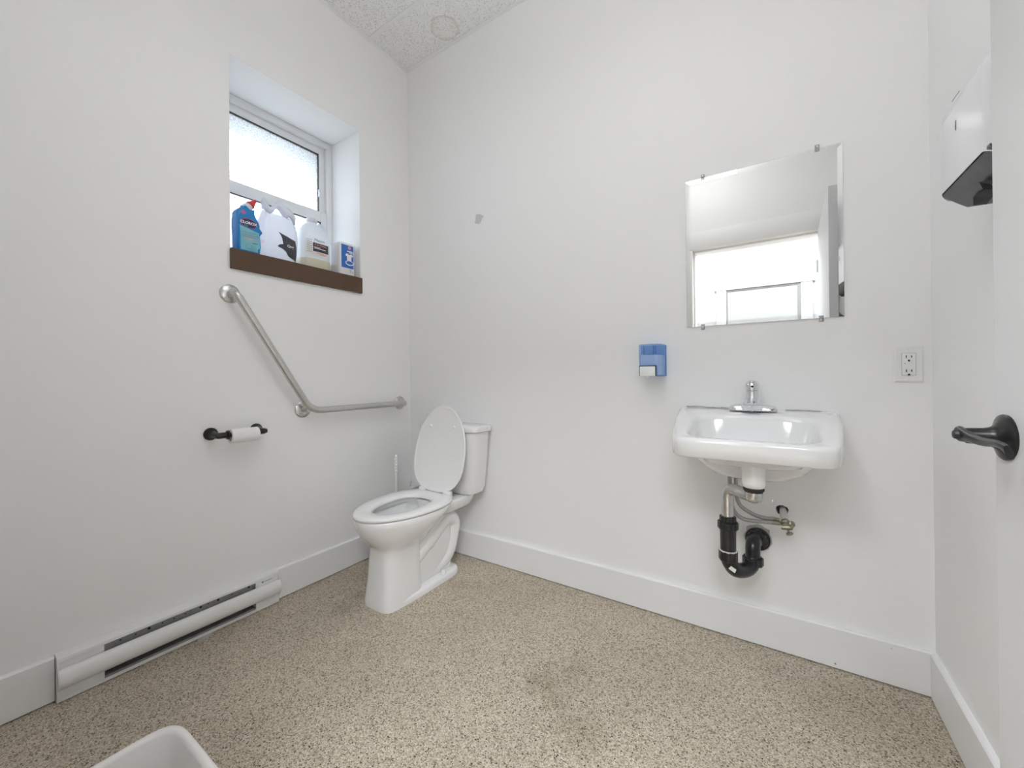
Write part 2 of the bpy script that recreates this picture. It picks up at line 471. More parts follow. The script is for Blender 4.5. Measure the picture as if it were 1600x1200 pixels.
def onto(b2, tree, origin, right, up, away, off=0.0006, cut=0):
    """lay a flat 2-D bmesh on a surface: (x, y) -> origin + x right + y up, dropped along -away on the tree"""
    if cut:
        bmesh.ops.triangulate(b2, faces=b2.faces)
        bmesh.ops.subdivide_edges(b2, edges=[e for e in b2.edges if e.calc_length() > cut], cuts=2, use_grid_fill=True)
    origin, right, up, away = Vector(origin), Vector(right).normalized(), Vector(up).normalized(), Vector(away).normalized()
    for v in b2.verts:
        p = origin + right * v.co.x + up * v.co.y
        h = tree.ray_cast(p + away * 0.3, -away)
        v.co = (h[0] + away * off) if h[0] is not None else p
    return b2
def poly2(pts):
    b = new(); b.faces.new([b.verts.new((p[0], p[1], 0)) for p in pts]); return b
def grid2(pts, nx, ny):
    """grid over bounding box of a convex-ish polygon of 4 corners (bl, br, tr, tl)"""
    b = new(); rows = []
    for j in range(ny + 1):
        t = j / ny; row = []
        for i in range(nx + 1):
            s = i / nx
            q = Vector(pts[0]) * (1 - s) * (1 - t) + Vector(pts[1]) * s * (1 - t) + Vector(pts[2]) * s * t + Vector(pts[3]) * (1 - s) * t
            row.append(b.verts.new((q.x, q.y, 0)))
        rows.append(row)
    for j in range(ny):
        for i in range(nx): b.faces.new((rows[j][i], rows[j][i + 1], rows[j + 1][i + 1], rows[j + 1][i]))
    return b

# ================================================================== ROOM SHELL
WY0, WY1, WZ0, WZ1 = -1.013, -0.364, 1.511, 2.440       # window opening in the left wall
WT = 0.34                                              # left wall thickness
PX0, PX1, PZ, PD = 1.420, 2.272, 2.048, 0.14           # doorway opening and its depth

struct('floor', bx(-WT, W + 0.15, -D - PD, 0.15, -0.12, 0), 'floor', 'speckled beige stone chip floor')
bm = new()
box(bm, -WT, 0, -D - 0.12, WY0, 0, H + 0.15); box(bm, -WT, 0, WY1, 0.15, 0, H + 0.15)
box(bm, -WT, 0, WY0, WY1, 0, WZ0); box(bm, -WT, 0, WY0, WY1, WZ1, H + 0.15)
struct('wall_left', bm, 'wall_paint', 'white painted wall with the window', smooth=0)

# back wall with a ragged pipe hole
hx0, hx1, hz0, hz1 = 1.952, 2.012, 0.485, 0.555
bm = new()
box(bm, 0, hx0, 0, 0.15, 0, H + 0.15); box(bm, hx1, W + 0.15, 0, 0.15, 0, H + 0.15)
box(bm, hx0, hx1, 0, 0.15, 0, hz0); box(bm, hx0, hx1, 0, 0.15, hz1, H + 0.15)
random.seed(3)
ring_o, ring_i, ring_b = [], [], []
hc = Vector((1.982, 0.521))
for i in range(32):
    a = 2 * PI * (i + .5) / 32
    d = Vector((math.cos(a), math.sin(a)))
    k = min(((hx1 if d.x > 0 else hx0) - hc.x) / d.x, ((hz1 if d.y > 0 else hz0) - hc.y) / d.y)
    o_ = hc + d * k
    ri = (0.0185 + random.uniform(-0.0015, 0.0015)) * (1.1 if d.y > 0 else 0.95)
    i_ = hc + d * ri
    ring_o.append(Vector((o_.x, 0, o_.y))); ring_i.append(Vector((i_.x, 0, i_.y))); ring_b.append(Vector((i_.x, 0.09, i_.y)))
loft(bm, [ring_o, ring_i, ring_b], False, True)
struct('wall_back', bm, 'wall_paint', 'white painted wall with sink and mirror', smooth=0)
struct('wall_right', bx(W, W + 0.12, -D - 0.02, 0.0, 0, H + 0.15), 'wall_paint', 'white painted wall behind the open door', smooth=0)
bm = new()
box(bm, 0, PX0, -D - PD, -D, 0, H + 0.15); box(bm, PX1, W + 0.12, -D - PD, -D, 0, H + 0.15); box(bm, PX0, PX1, -D - PD, -D, PZ, H + 0.15)
struct('wall_front', bm, 'front_wall_paint', 'off white wall with the doorway, seen in the mirror', smooth=0)

# ------------------------------------------------------------------ suspended ceiling
ceil = struct('ceiling', bx(0, W, -D, 0, H + 0.06, H + 0.15), 'wall_paint', 'suspended ceiling of white fissured tiles')
gx = [0.0, 0.576, 1.186, 1.795, W]; gy = [0.0, -0.301, -0.911, -1.521, -D]
LC = (2, 2)
for i in range(4):
    for j in range(4):
        if (i, j) == LC: continue
        obj('ceiling_tile', bx(gx[i] + .002, gx[i + 1] - .002, gy[j + 1] + .002, gy[j] - .002, H + .004, H + .02, bevel=.002, seg=1), 'tile', ceil, smooth=0)
for i in (1, 2, 3):
    obj('tee_runner', bx(gx[i] - .012, gx[i] + .012, -D + .02, -.02, H - .001, H + .0035), 'tee_white', ceil, smooth=0)
for j in (1, 2, 3):
    obj('tee_runner', bx(.02, W - .02, gy[j] - .012, gy[j] + .012, H - .0005, H + .0034), 'tee_white', ceil, smooth=0)
def wall_angle(x0, x1, y0, y1, horiz):
    bm = new()
    box(bm, x0, x1, y0, y1, H - .0015, H + .0030)
    if horiz == 'l': box(bm, x0, x0 + .0015, y0, y1, H, H + .02)
    obj('wall_angle', bm, 'tee_white', ceil, smooth=0)
wall_angle(0, .022, -D, 0, 'l'); wall_angle(W - .022, W, -D, 0, '')
wall_angle(.022, W - .022, -.022, 0, ''); wall_angle(.022, W - .022, -D, -D + .022, '')
lx0, lx1, ly0, ly1 = gx[LC[0]], gx[LC[0] + 1], gy[LC[1] + 1], gy[LC[1]]
t = thing('added_ceiling_light', ((lx0 + lx1) / 2, (ly0 + ly1) / 2, H), 'square white glowing box on thin rods, added out of view to brighten the ceiling', 'light')  # unseen light, added; hung low so its top also lights the ceiling
obj('mounting_plate', bx(lx0 + .004, lx1 - .004, ly0 + .004, ly1 - .004, H + .004, H + .02), 'tile', t, smooth=0)
for (ax_, ay_) in ((lx0 + .12, ly0 + .12), (lx1 - .12, ly0 + .12), (lx0 + .12, ly1 - .12), (lx1 - .12, ly1 - .12)):
    bm = new(); tube(bm, [(ax_, ay_, H + .004), (ax_, ay_, H - .30)], .003, 8); obj('hanging_rod', bm, 'brushed_steel', t)
bm = new(); box(bm, lx0 + .04, lx1 - .04, ly0 + .04, ly1 - .04, H - .36, H - .30, bevel=.012, seg=3)
obj('diffuser', bm, 'added_light_glow', t)

# ------------------------------------------------------------------ baseboards
BH, BT, BG = 0.143, 0.016, 0.004
def base_prof(s):   # (offset from wall, height)
    return [(0, BG), (s * BT, BG), (s * BT, BH - .004), (s * (BT - .004), BH), (0, BH)]
bm = new()
prism(bm, [(p[0], p[1]) for p in base_prof(1)], 1, -D, -1.5265)
struct('baseboard_left', bm, 'trim_paint', 'tall flat white baseboard left of the heater')
bm = new(); prism(bm, [(p[0], p[1]) for p in base_prof(1)], 1, -.8415, 0)
struct('baseboard_left', bm, 'trim_paint', 'tall flat white baseboard between heater and toilet corner')
bm = new(); prism(bm, [(p[0], p[1]) for p in base_prof(-1)], 0, BT, W)
bb = struct('baseboard_back', bm, 'trim_paint', 'tall flat white baseboard under the sink')
for (nx_, nz_, nr_) in ((2.130, 0.018, .0035), (2.275, 0.125, .0018)):
    bm = new(); lathe(bm, (nx_, -BT, nz_), (0, -1, 0), [(0, nr_), (.0012, nr_ * .8), (.0016, nr_ * .3)], 10)
    obj('nail_head', bm, 'steel_screw', bb)
bm = new(); prism(bm, [(W + p[0], p[1]) for p in base_prof(-1)], 1, -D, -BT - .0008)
struct('baseboard_right', bm, 'trim_paint', 'tall flat white baseboard behind the door')

# ------------------------------------------------------------------ window
win = meta(bpy.data.objects.new('window_1', None), kind='structure', label='white vinyl hung window with obscure glass')
COL.objects.link(win); win.location = (-0.30, (WY0 + WY1) / 2, 1.60)
FX1 = -0.262                                            # room side of the frame
bm = new()
for (y0, y1, z0, z1) in ((WY0, WY1, WZ1 - .036, WZ1), (WY0, WY1, 1.598, 1.632), (WY0, WY0 + .034, 1.632, WZ1 - .036), (WY1 - .034, WY1, 1.632, WZ1 - .036)):
    box(bm, -0.335, FX1, y0, y1, z0, z1, bevel=.003)
obj('window_frame', bm, 'vinyl_white', win)
def sash(name, x0, x1, z0, z1, st, rt, rb, pane_name):
    y0, y1 = WY0 + .034, WY1 - .034
    bm = new()
    box(bm, x0, x1, y0, y0 + st, z0, z1, bevel=.003); box(bm, x0, x1, y1 - st, y1, z0, z1, bevel=.003)
    box(bm, x0, x1, y0 + st, y1 - st, z1 - rt, z1, bevel=.003); box(bm, x0, x1, y0 + st, y1 - st, z0, z0 + rb, bevel=.003)
    s = obj(name, bm, 'vinyl_white', win)
    bm = new()
    for a in ((y0 + st - .0015, y0 + st + .003, z0 + rb, z1 - rt), (y1 - st - .003, y1 - st + .0015, z0 + rb, z1 - rt),
              (y0 + st, y1 - st, z1 - rt - .003, z1 - rt + .0015), (y0 + st, y1 - st, z0 + rb - .0015, z0 + rb + .003)):
        box(bm, x0 + .004, x1 - .004, *a)
    obj('glazing_gasket', bm, 'rubber_dark', s, smooth=0)
    obj(pane_name, bx((x0 + x1) / 2 - .002, (x0 + x1) / 2 + .002, y0 + st, y1 - st, z0 + rb, z1 - rt), 'obscure_glass', s, smooth=0)
    return s
us = sash('upper_sash', -0.318, -0.283, 1.965, WZ1 - .036, .036, .04, .05, 'window_pane')
ls = sash('lower_sash', -0.290, -0.266, 1.632, 2.015, .036, .06, .05, 'window_pane')
bm = new()
box(bm, -.283, -.272, WY1 - .078, WY1 - .066, 2.105, 2.15, bevel=.003); box(bm, -.283, -.266, WY1 - .077, WY1 - .067, 2.118, 2.13, bevel=.003)
obj('sash_latch', bm, 'vinyl_white', win)
bm = new()
for a in ((WY0 - .10, WY0 + .012, 1.50, WZ1 + .10), (WY1 - .012, WY1 + .10, 1.50, WZ1 + .10), (WY0 + .012, WY1 - .012, WZ1 - .012, WZ1 + .10), (WY0 + .012, WY1 - .012, 1.50, 1.61)):
    box(bm, -0.58, -0.3402, *a)
struct('trim_3', bm, 'outside_cladding', 'grey outside cladding around the window', smooth=0)
struct('trim_1', bx(-0.262, 0.016, WY0 - .003, WY1 + .003, WZ0, 1.598, bevel=.0015, seg=1), 'sill_brown', 'thick brown window sill board')

# ------------------------------------------------------------------ doorway, open door, hall behind the camera (seen in the mirror)
bm = new()
# wide flat casing on the room side, door stop in the jamb
box(bm, PX0 - .110, W - .002, -D, -D + .014, PZ, PZ + .140, bevel=.002)
box(bm, PX0 - .090, PX0, -D, -D + .010, 0, PZ, bevel=.002); box(bm, PX1, PX1 + .100, -D, -D + .010, 0, PZ, bevel=.002)
trim = struct('trim_2', bm, 'front_wall_paint', 'flat white casing round the washroom doorway')
bm = new(); fy0, fy1 = -D - PD + .002, -D - .045
box(bm, PX0, PX1, fy0, fy1, PZ - .014, PZ - .0005, bevel=.001); box(bm, PX0 + .0005, PX0 + .013, fy0, fy1, 0, PZ - .014, bevel=.001); box(bm, PX1 - .013, PX1 - .0005, fy0, fy1, 0, PZ - .014, bevel=.001)
obj('door_stop', bm, 'trim_paint', trim)
HY = -3.70
LYH = -2.90
struct('floor_hall', bx(-0.6, 4.6, HY, -D - PD, -0.12, 0), 'floor', 'speckled hall floor')
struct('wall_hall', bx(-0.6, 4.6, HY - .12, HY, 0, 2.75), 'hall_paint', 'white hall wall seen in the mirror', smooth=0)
struct('wall_hall_left', bx(-0.72, -0.6, HY - .12, -D - PD, 0, 2.75), 'wall_paint', 'white end wall of the hall')
struct('wall_hall_right', bx(4.6, 4.72, HY - .12, -D - PD, 0, 2.75), 'wall_paint', 'white end wall of the hall beyond the doors')
bm = new()
box(bm, W + .12, 4.6, -D - PD, -D - PD + .1, 0, 2.75); box(bm, -0.6, 0, -D - PD, -D - PD + .1, 0, 2.75)
struct('wall_hall_near', bm, 'wall_paint', 'white hall wall beside the washroom')
struct('ceiling_hall', bx(-0.72, 4.72, HY - .12, -D - PD + .1, 2.75, 2.85), 'wall_paint', 'white hall ceiling')
for k, xx in enumerate((0.9, 2.6)):
    t = thing('hall_ceiling_light', (xx, LYH, 2.70), 'wide white hall ceiling light %s' % ('left of the doorway' if k == 0 else 'in front of the doorway'), 'light', 'hall ceiling lights')
    bm = new(); box(bm, xx - .62, xx + .62, LYH - .42, LYH + .42, 2.725, 2.7495, bevel=.004)
    obj('light_frame', bm, 'vinyl_white', t)
    obj('diffuser', bx(xx - .60, xx + .60, LYH - .40, LYH + .40, 2.712, 2.7248), 'hall_light', t, smooth=0)
hd = meta(bpy.data.objects.new('door_2', None), kind='structure', label='pale panelled hall door with wide white casing')
COL.objects.link(hd); hd.location = (1.87, HY, 0)
bm = new()
box(bm, 1.395, 1.50, HY, HY + .02, 0, 2.05, bevel=.002); box(bm, 2.234, 2.339, HY, HY + .02, 0, 2.05, bevel=.002)
box(bm, 1.37, 2.365, HY, HY + .026, 2.05, 2.19, bevel=.002)
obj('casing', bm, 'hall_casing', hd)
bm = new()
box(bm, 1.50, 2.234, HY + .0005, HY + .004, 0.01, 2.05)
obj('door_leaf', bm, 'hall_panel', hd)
bm = new(); box(bm, 1.50, 1.512, HY + .004, HY + .012, 0, 2.05); box(bm, 2.205, 2.234, HY + .004, HY + .012, 0, 2.05); box(bm, 1.512, 2.205, HY + .004, HY + .012, 2.03, 2.05)
obj('door_stop', bm, 'jamb_shade', hd)  # stop coloured dark, painting in the shade of the recessed jamb

# the open washroom door: hinge at the doorway, free edge towards the back wall
E0 = Vector((2.217, -0.951, 0)); E1 = Vector((2.236, -1.752, 0))
dl = (E1 - E0); DL = dl.length; du = dl.normalized(); dn = Vector((-du.y, du.x, 0))   # dn points away from the room (to +x)
if dn.x < 0: dn = -dn
def dpt(a, b, z): return E0 + du * a + dn * b + Vector((0, 0, z))
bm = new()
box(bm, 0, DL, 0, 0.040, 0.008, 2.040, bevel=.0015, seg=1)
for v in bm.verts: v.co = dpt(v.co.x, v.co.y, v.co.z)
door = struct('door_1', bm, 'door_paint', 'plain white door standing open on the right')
for hz in (0.25, 1.02, 1.79):
    bm = new(); box(bm, DL - .002, DL + .004, -.004, .036, hz - .045, hz + .045, bevel=.001)
    for v in bm.verts: v.co = dpt(v.co.x, v.co.y, v.co.z)
    lathe(bm, dpt(DL + .004, -.006, hz - .045), (0, 0, 1), [(0, .006), (.09, .006)], 12)
    obj('hinge', bm, 'trim_paint', door)
HB, HZ = 0.0315, 0.942
bm = new(); lathe(bm, dpt(HB, 0, HZ), -dn, [(0, .0302), (.003, .0308), (.0045, .0298), (.006, .0255), (.008, .0205), (.011, .0162), (.015, .0132), (.021, .0115), (.038, .0105), (.039, .0095)], 32)
hnd = obj('door_handle', bm, 'dark_bronze', door, label='black bronze lever handle')
# twisted wave lever
loops = []
M_ = 22
for i in range(M_ + 1):
    s = i / M_
    a = HB - .010 + s * .122
    c = dpt(a, -(.040 - .004 * math.sin(s * PI) - .002 * s), HZ + .001 - .006 * s - .005 * math.sin(s * PI * 2.0) * s)
    hh = .0112 * (1 - .30 * math.sin(s * PI)) * (1 - .25 * s); th = .0036 + .0034 * (1 - s)
    tw = -0.15 - 1.35 * math.sin(s * PI * .95) ** 1.2
    lp = []
    for k in range(12):
        an = 2 * PI * k / 12
        p, q = th * math.cos(an), hh * sgnpow(math.sin(an), .8)
        p, q = p * math.cos(tw) - q * math.sin(tw), p * math.sin(tw) + q * math.cos(tw)
        lp.append(c - dn * p + Vector((0, 0, q)))
    loops.append(lp)
bm = new(); loft(bm, loops)
obj('lever', bm, 'dark_bronze', hnd, smooth=60)
bm = new(); lathe(bm, dpt(HB, -.038, HZ + .001), -dn, [(0, .0062), (.011, .0062), (.0125, .0052), (.013, .003)], 16)
obj('lock_button', bm, 'black_iron', hnd)

# ================================================================== TOILET
TX = 0.460
toi = thing('toilet', (TX, -0.36, 0), 'white two-piece toilet with raised seat lid in the corner', 'toilet')
N = 56
def ring(z, a, yf, yb, yc, n=2.2, nb=None): return sup(TX, yc, z, a, yc - yf, yb - yc, n, N, nb)
bm = new()
loops = [
    ring(0.0, .098, -.648, -.425, -.52, 4.5), ring(.02, .098, -.649, -.425, -.52, 4.5), ring(.05, .094, -.645, -.424, -.52, 4.5),
    ring(.12, .089, -.636, -.423, -.52, 4.2), ring(.20, .086, -.630, -.422, -.52, 4.0), ring(.245, .086, -.629, -.415, -.52, 3.6),
    ring(.262, .092, -.634, -.400, -.51, 3.2), ring(.275, .104, -.645, -.385, -.50, 2.8), ring(.295, .124, -.664, -.365, -.48, 2.5), ring(.32, .144, -.684, -.33, -.47, 2.3),
    ring(.35, .163, -.702, -.29, -.455, 2.2), ring(.38, .173, -.712, -.26, -.45, 2.2, 2.8), ring(.403, .176, -.715, -.245, -.45, 2.2, 3),
    ring(.408, .172, -.711, -.247, -.45, 2.2, 3),
    ring(.408, .122, -.665, -.305, -.45, 2.2), ring(.385, .118, -.662, -.30, -.45, 2.2), ring(.378, .130, -.668, -.295, -.45, 2.2), ring(.33, .118, -.650, -.31, -.45, 2.2),
    ring(.27, .090, -.610, -.33, -.46, 2.2), ring(.225, .062, -.560, -.36, -.46, 2.2), ring(.19, .03, -.50, -.40, -.45, 2.2)]
loft(bm, loops)
obj('bowl', bm, 'ceramic', toi, smooth=70)
bm = new(); lathe(bm, (TX, -.46, .2515), (0, 0, 1), [(0, .066), (.0015, .066)], 40)
obj('bowl_water', bm, 'toilet_water', toi)
bm = new()     # deck carrying the tank
loft(bm, [sup(TX, -.16, .325, .088, .15, .09, 4), sup(TX, -.16, .345, .112, .16, .105, 4), sup(TX, -.16, .385, .128, .165, .115, 4), sup(TX, -.16, .397, .126, .163, .113, 4), sup(TX, -.16, .4, .12, .157, .107, 4)])
obj('tank_deck', bm, 'ceramic', toi, smooth=60)
bm = new()     # web between pedestal and trap
box(bm, TX - .066, TX + .066, -.45, -.195, .02, .36, bevel=.025, seg=4)
obj('pedestal_web', bm, 'ceramic', toi)
def spline(pts, n=8):
    P = [Vector(p) for p in pts]; P = [P[0] * 2 - P[1]] + P + [P[-1] * 2 - P[-2]]
    out = []
    for i in range(1, len(P) - 2):
        for k in range(n):
            t = k / n
            out.append(0.5 * ((2 * P[i]) + (-P[i - 1] + P[i + 1]) * t + (2 * P[i - 1] - 5 * P[i] + 4 * P[i + 1] - P[i + 2]) * t * t + (-P[i - 1] + 3 * P[i] - 3 * P[i + 1] + P[i + 2]) * t ** 3))
    out.append(P[-2]); return out
bm = new()
tube(bm, spline([(TX + .035, -.46, .15), (TX + .035, -.36, .205), (TX + .037, -.27, .27), (TX + .037, -.215, .285), (TX + .037, -.168, .255), (TX + .037, -.180, .18), (TX + .037, -.215, .105), (TX + .030, -.27, .068), (TX + .018, -.34, .055)]),
     [.040] * 8 + [.043] * 57, 18)
obj('trapway', bm, 'ceramic', toi, smooth=70)
bm = new()     # foot along the floor
loft(bm, [sup(TX, -.36, 0, .104, .26, .20, 5), sup(TX, -.36, .020, .104, .26, .20, 5), sup(TX, -.36, .030, .098, .254, .194, 5), sup(TX, -.36, .033, .08, .24, .18, 5)])
obj('foot', bm, 'ceramic', toi, smooth=50)
for s in (1, -1):
    bm = new(); lathe(bm, (TX + s * .084, -.288, .031), (0, 0, 1), [(0, .0135), (.010, .0130), (.017, .010), (.020, .004), (.0205, .0005)], 20)
    obj('bolt_cap', bm, 'seat_plastic', toi)
bm = new()     # tank
loft(bm, [sup(TX, -.095, .402, .150, .060, .060, 5), sup(TX, -.095, .408, .165, .068, .070, 5), sup(TX, -.094, .44, .175, .073, .078, 5),
          sup(TX, -.093, .60, .190, .078, .082, 5), sup(TX, -.092, .735, .199, .080, .082, 5)])
obj('tank', bm, 'ceramic', toi, smooth=50)
bm = new()
loft(bm, [sup(TX, -.092, .7365, .198, .081, .083, 6), sup(TX, -.092, .739, .2095, .088, .086, 6), sup(TX, -.092, .758, .2125, .090, .087, 6), sup(TX, -.092, .766, .2085, .086, .084, 6), sup(TX, -.092, .7695, .195, .074, .074, 6)])
obj('tank_lid', bm, 'ceramic', toi, smooth=50)
bm = new(); box(bm, TX - .08, TX + .08, -.15, -.04, .399, .404); obj('tank_gasket', bm, 'rubber_dark', toi, smooth=0)
bm = new(); lathe(bm, (TX - .15, -.172, .69), (0, -1, 0), [(0, .012), (.008, .012), (.010, .008)], 16); box(bm, TX - .158, TX - .09, -.188, -.181, .684, .696, bevel=.003)
obj('flush_lever', bm, 'chrome', toi)
# seat ring and lid share one egg outline
def egg(hw, y0, y1, z, N=64):
    L_ = y0 - y1; k = .42
    out = []
    for i in range(N):
        t = 2 * PI * i / N
        c, s = math.cos(t), math.sin(t)
        if c > 0: v, u = k * L_ + (1 - k) * L_ * c, hw * s
        else: v, u = k * L_ + k * L_ * sgnpow(c, 2 / 2.6), hw * sgnpow(s, 2 / 2.6)
        out.append(Vector((TX + u, y0 - v, z)))
    return out
SY0, SY1 = -.228, -.722
bm = new()
loops = [egg(.174, SY0 - .004, SY1 + .007, .410), egg(.182, SY0, SY1 + .001, .4125), egg(.184, SY0, SY1 - .001, .419), egg(.182, SY0, SY1 + .001, .4255), egg(.172, SY0 - .008, SY1 + .011, .429),
         egg(.116, -.325, -.645, .428), egg(.106, -.333, -.637, .423), egg(.104, -.335, -.635, .412), egg(.110, -.33, -.64, .410)]
loft(bm, loops + [loops[0]], False, False)
bmesh.ops.remove_doubles(bm, verts=bm.verts, dist=1e-5)
obj('seat', bm, 'seat_plastic', toi, smooth=60)
LZ, LY, LT = 0.437, -0.262, 0.199
def lidp(u, v, w):   # u across, v up along the lid, w out of its front face
    return Vector((TX + u, LY + v * math.sin(LT) - w * math.cos(LT), LZ + v * math.cos(LT) + w * math.sin(LT)))
def egg2(hw, L_, w, ins=0.0):
    k = .42; out = []
    for i in range(64):
        t = 2 * PI * i / 64
        c, s = math.cos(t), math.sin(t)
        if c > 0: v, u = k * L_ + (1 - k) * L_ * c, hw * s
        else: v, u = k * L_ + k * L_ * sgnpow(c, 2 / 2.6), hw * sgnpow(s, 2 / 2.6)
        v = (v - k * L_) * (1 - ins / .2) + k * L_; u = u * (1 - ins / .18)
        out.append(lidp(u, v - .008, w))
    return out
bm = new()
loft(bm, [egg2(.181, .455, -.012, .03), egg2(.181, .455, -.011, .010), egg2(.181, .455, -.006, .001), egg2(.181, .455, .001, 0), egg2(.181, .455, .004, .004), egg2(.181, .455, .002, .010), egg2(.181, .455, -.001, .02)])
lid = obj('seat_lid', bm, 'seat_plastic', toi, smooth=60)
for u in (-.085, .085):
    bm = new(); d_ = lidp(0, 0, 1) - lidp(0, 0, 0)
    lathe(bm, lidp(u, .335, -.002), d_, [(0, .008), (.006, .0075), (.009, .005), (.0095, .001)], 16)
    obj('bumper', bm, 'seat_plastic', lid)
for u in (-.085, .085):
    bm = new(); box(bm, TX + u - .022, TX + u + .022, -.272, -.235, .409, .446, bevel=.008, seg=3)
    obj('hinge', bm, 'seat_plastic', toi)

# toilet supply valve on the back wall, behind the seat
t = thing('shutoff_valve', (.075, 0, .33), 'small white shutoff valve low in the corner behind the toilet seat', 'valve')
bm = new(); lathe(bm, (.075, 0, .345), (0, -1, 0), [(0, .022), (.003, .022), (.005, .009), (.05, .009), (.052, .012), (.075, .012), (.078, .004)], 16)
obj('valve_body', bm, 'outlet_plastic', t)
bm = new(); tube(bm, spline([(.075, -.062, .335), (.10, -.062, .305), (.17, -.065, .30), (.25, -.08, .33), (.29, -.09, .405)], 6), .005, 10)
obj('supply_line', bm, 'braided_hose', t)
bm = new(); box(bm, .054, .059, -.075, -.055, .335, .385, bevel=.002); box(bm, .066, .072, -.075, -.055, .372, .39, bevel=.002)
obj('valve_handle', bm, 'outlet_plastic', t)

# toilet brush in its holder behind the toilet
t = thing('toilet_brush', (.150, -.247, 0), 'white toilet brush with ribbed handle standing behind the toilet', 'brush')
bm = new(); lathe(bm, (.150, -.247, 0), (0, 0, 1), [(0, .052), (.01, .055), (.10, .048), (.125, .044), (.13, .04), (.125, .038), (.02, .045)], 28)
obj('holder', bm, 'seat_plastic', t)
prof = [(.02, .03), (.06, .034), (.1, .03), (.12, .010), (.16, .0085), (.48, .0075), (.487, .0095)]
for k in range(5): prof += [(.49 + k * .017, .0085), (.4955 + k * .017, .0112), (.5015 + k * .017, .0112), (.507 + k * .017, .0085)]
prof += [(.577, .010), (.585, .0095), (.590, .006), (.5915, .001)]
bm = new(); lathe(bm, (.150, -.247, 0), (0, 0, 1), prof, 18)
obj('brush_handle', bm, 'seat_plastic', t)

# ================================================================== GRAB BAR
t = thing('grab_bar', (0, -.6, .86), 'brushed steel angled grab bar on the wall under the window', 'grab bar')
GX = 0.058
path = fillet([(.004, -1.017, 1.400), (GX, -1.017, 1.398), (GX, -.695, .873), (GX, -.088, .874), (.004, -.088, .874)], [.03, .06, .03], 8)
bm = new(); tube(bm, path, .0162, 18); obj('bar', bm, 'brushed_steel', t, smooth=70)
bm = new(); tube(bm, [(.004, -.703, .878), (GX, -.700, .880)], .0135, 14); obj('support_stub', bm, 'brushed_steel', t)
for (y, z) in ((-1.017, 1.400), (-.703, .878), (-.088, .874)):
    bm = new(); lathe(bm, (0, y, z), (1, 0, 0), [(0, .040), (.003, .040), (.006, .037), (.010, .024), (.012, .018)], 32)
    f = obj('mounting_flange', bm, 'chrome_worn', t)
    for k in range(3):
        a = math.radians(100 + 120 * k)
        bm = new(); lathe(bm, (.004, y + .030 * math.cos(a), z + .030 * math.sin(a)), (1, 0, .0), [(0, .0045), (.003, .0043), (.0045, .002)], 10)
        obj('screw', bm, 'steel_screw', f)

# ================================================================== TOILET ROLL HOLDER AND ROLL
t = thing('toilet_roll_holder', (0, -1.0, .78), 'black iron toilet roll holder on the wall below the grab bar', 'roll holder')
RX, RZ = .074, .802
for (y, nm) in ((-1.092, 'post'), (-.918, 'post')):
    bm = new(); tube(bm, spline([(0, y, RZ + .003), (.006, y, RZ + .003), (.016, y, RZ + .003), (.035, y, RZ + .002), (.055, y, RZ + .001), (RX, y, RZ)], 4),
                     [.026] * 4 + [.0255, .024, .022, .019] + [.016, .014, .013, .012] + [.0115] * 4 + [.0115] * 5, 20)
    obj(nm, bm, 'black_iron', t, smooth=60)
bm = new(); lathe(bm, (RX, -1.103, RZ), (0, 1, 0), [(0, .004), (.003, .010), (.012, .0125), (.030, .0125), (.042, .0125), (.0425, .0185), (.048, .0185), (.049, .010), (.165, .010), (.166, .0125), (.186, .0125), (.196, .009), (.199, .002)], 22)
obj('spindle', bm, 'black_iron', t, smooth=40)
bm = new(); lathe(bm, (RX, -1.050, RZ - .008), (0, 1, 0), [(0, .0195), (0, .0285), (.001, .030), (.104, .030), (.105, .0285), (.105, .0195), (0, .0195)], 32, False, False)
meta(obj('toilet_roll', bm, 'paper', smooth=40), 'nearly used up white toilet roll on the black holder', 'toilet roll')

# ================================================================== BASEBOARD HEATER
HA, HB_ = -1.5225, -0.8445
t = thing('baseboard_heater', (.02, (HA + HB_) / 2, 0), 'white electric baseboard heater with slotted grey grille along the wall', 'heater')
bm = new(); box(bm, .0005, .008, HA + .002, HB_ - .002, .002, .146); obj('back_panel', bm, 'heater_metal', t, smooth=0)
bm = new(); prism(bm, [(.0005, .148), (.030, .1445), (.038, .140), (.0395, .131), (.037, .1315), (.035, .1385), (.029, .1415), (.0005, .145)], 1, HA, HB_)
obj('top_hood', bm, 'heater_enamel', t)
cov = [(.040, .1075), (.050, .1075), (.058, .100), (.0635, .088), (.065, .075), (.062, .060), (.056, .050), (.050, .046), (.046, .046), (.052, .053), (.058, .062), (.060, .075), (.058, .086), (.053, .096), (.047, .103), (.040, .104)]
bm = new(); prism(bm, cov, 1, HA, HB_); obj('front_cover', bm, 'heater_enamel', t, smooth=50)
bm = new(); prism(bm, [(.030, .002), (.037, .002), (.039, .004), (.039, .015), (.036, .0165), (.030, .015)], 1, HA, HB_); obj('bottom_lip', bm, 'heater_enamel', t)
for (a, b) in ((HA, -1.417), (-.942, HB_)):
    bm = new(); box(bm, .008, .037, a + .0015, b, .106, .137); obj('end_plate', bm, 'heater_enamel', t, smooth=0)
    bm = new(); box(bm, .008, .040, a + .0015, b, .0165, .047); obj('end_plate', bm, 'heater_enamel', t, smooth=0)
for (a, b) in ((HA - .002, HA + .0012), (HB_ - .0012, HB_ + .002)):
    bm = new(); prism(bm, [(.0005, .001), (.038, .001), (.040, .016), (.048, .045), (.060, .055), (.064, .075), (.058, .096), (.047, .108), (.040, .131), (.036, .140), (.0005, .148)], 1, a, b)
    obj('end_cap', bm, 'heater_enamel', t, smooth=0)
bm = new(); box(bm, .0265, .029, -1.4165, -.9425, .085, .1395); ins = obj('grille_panel', bm, 'heater_metal', t, smooth=0)
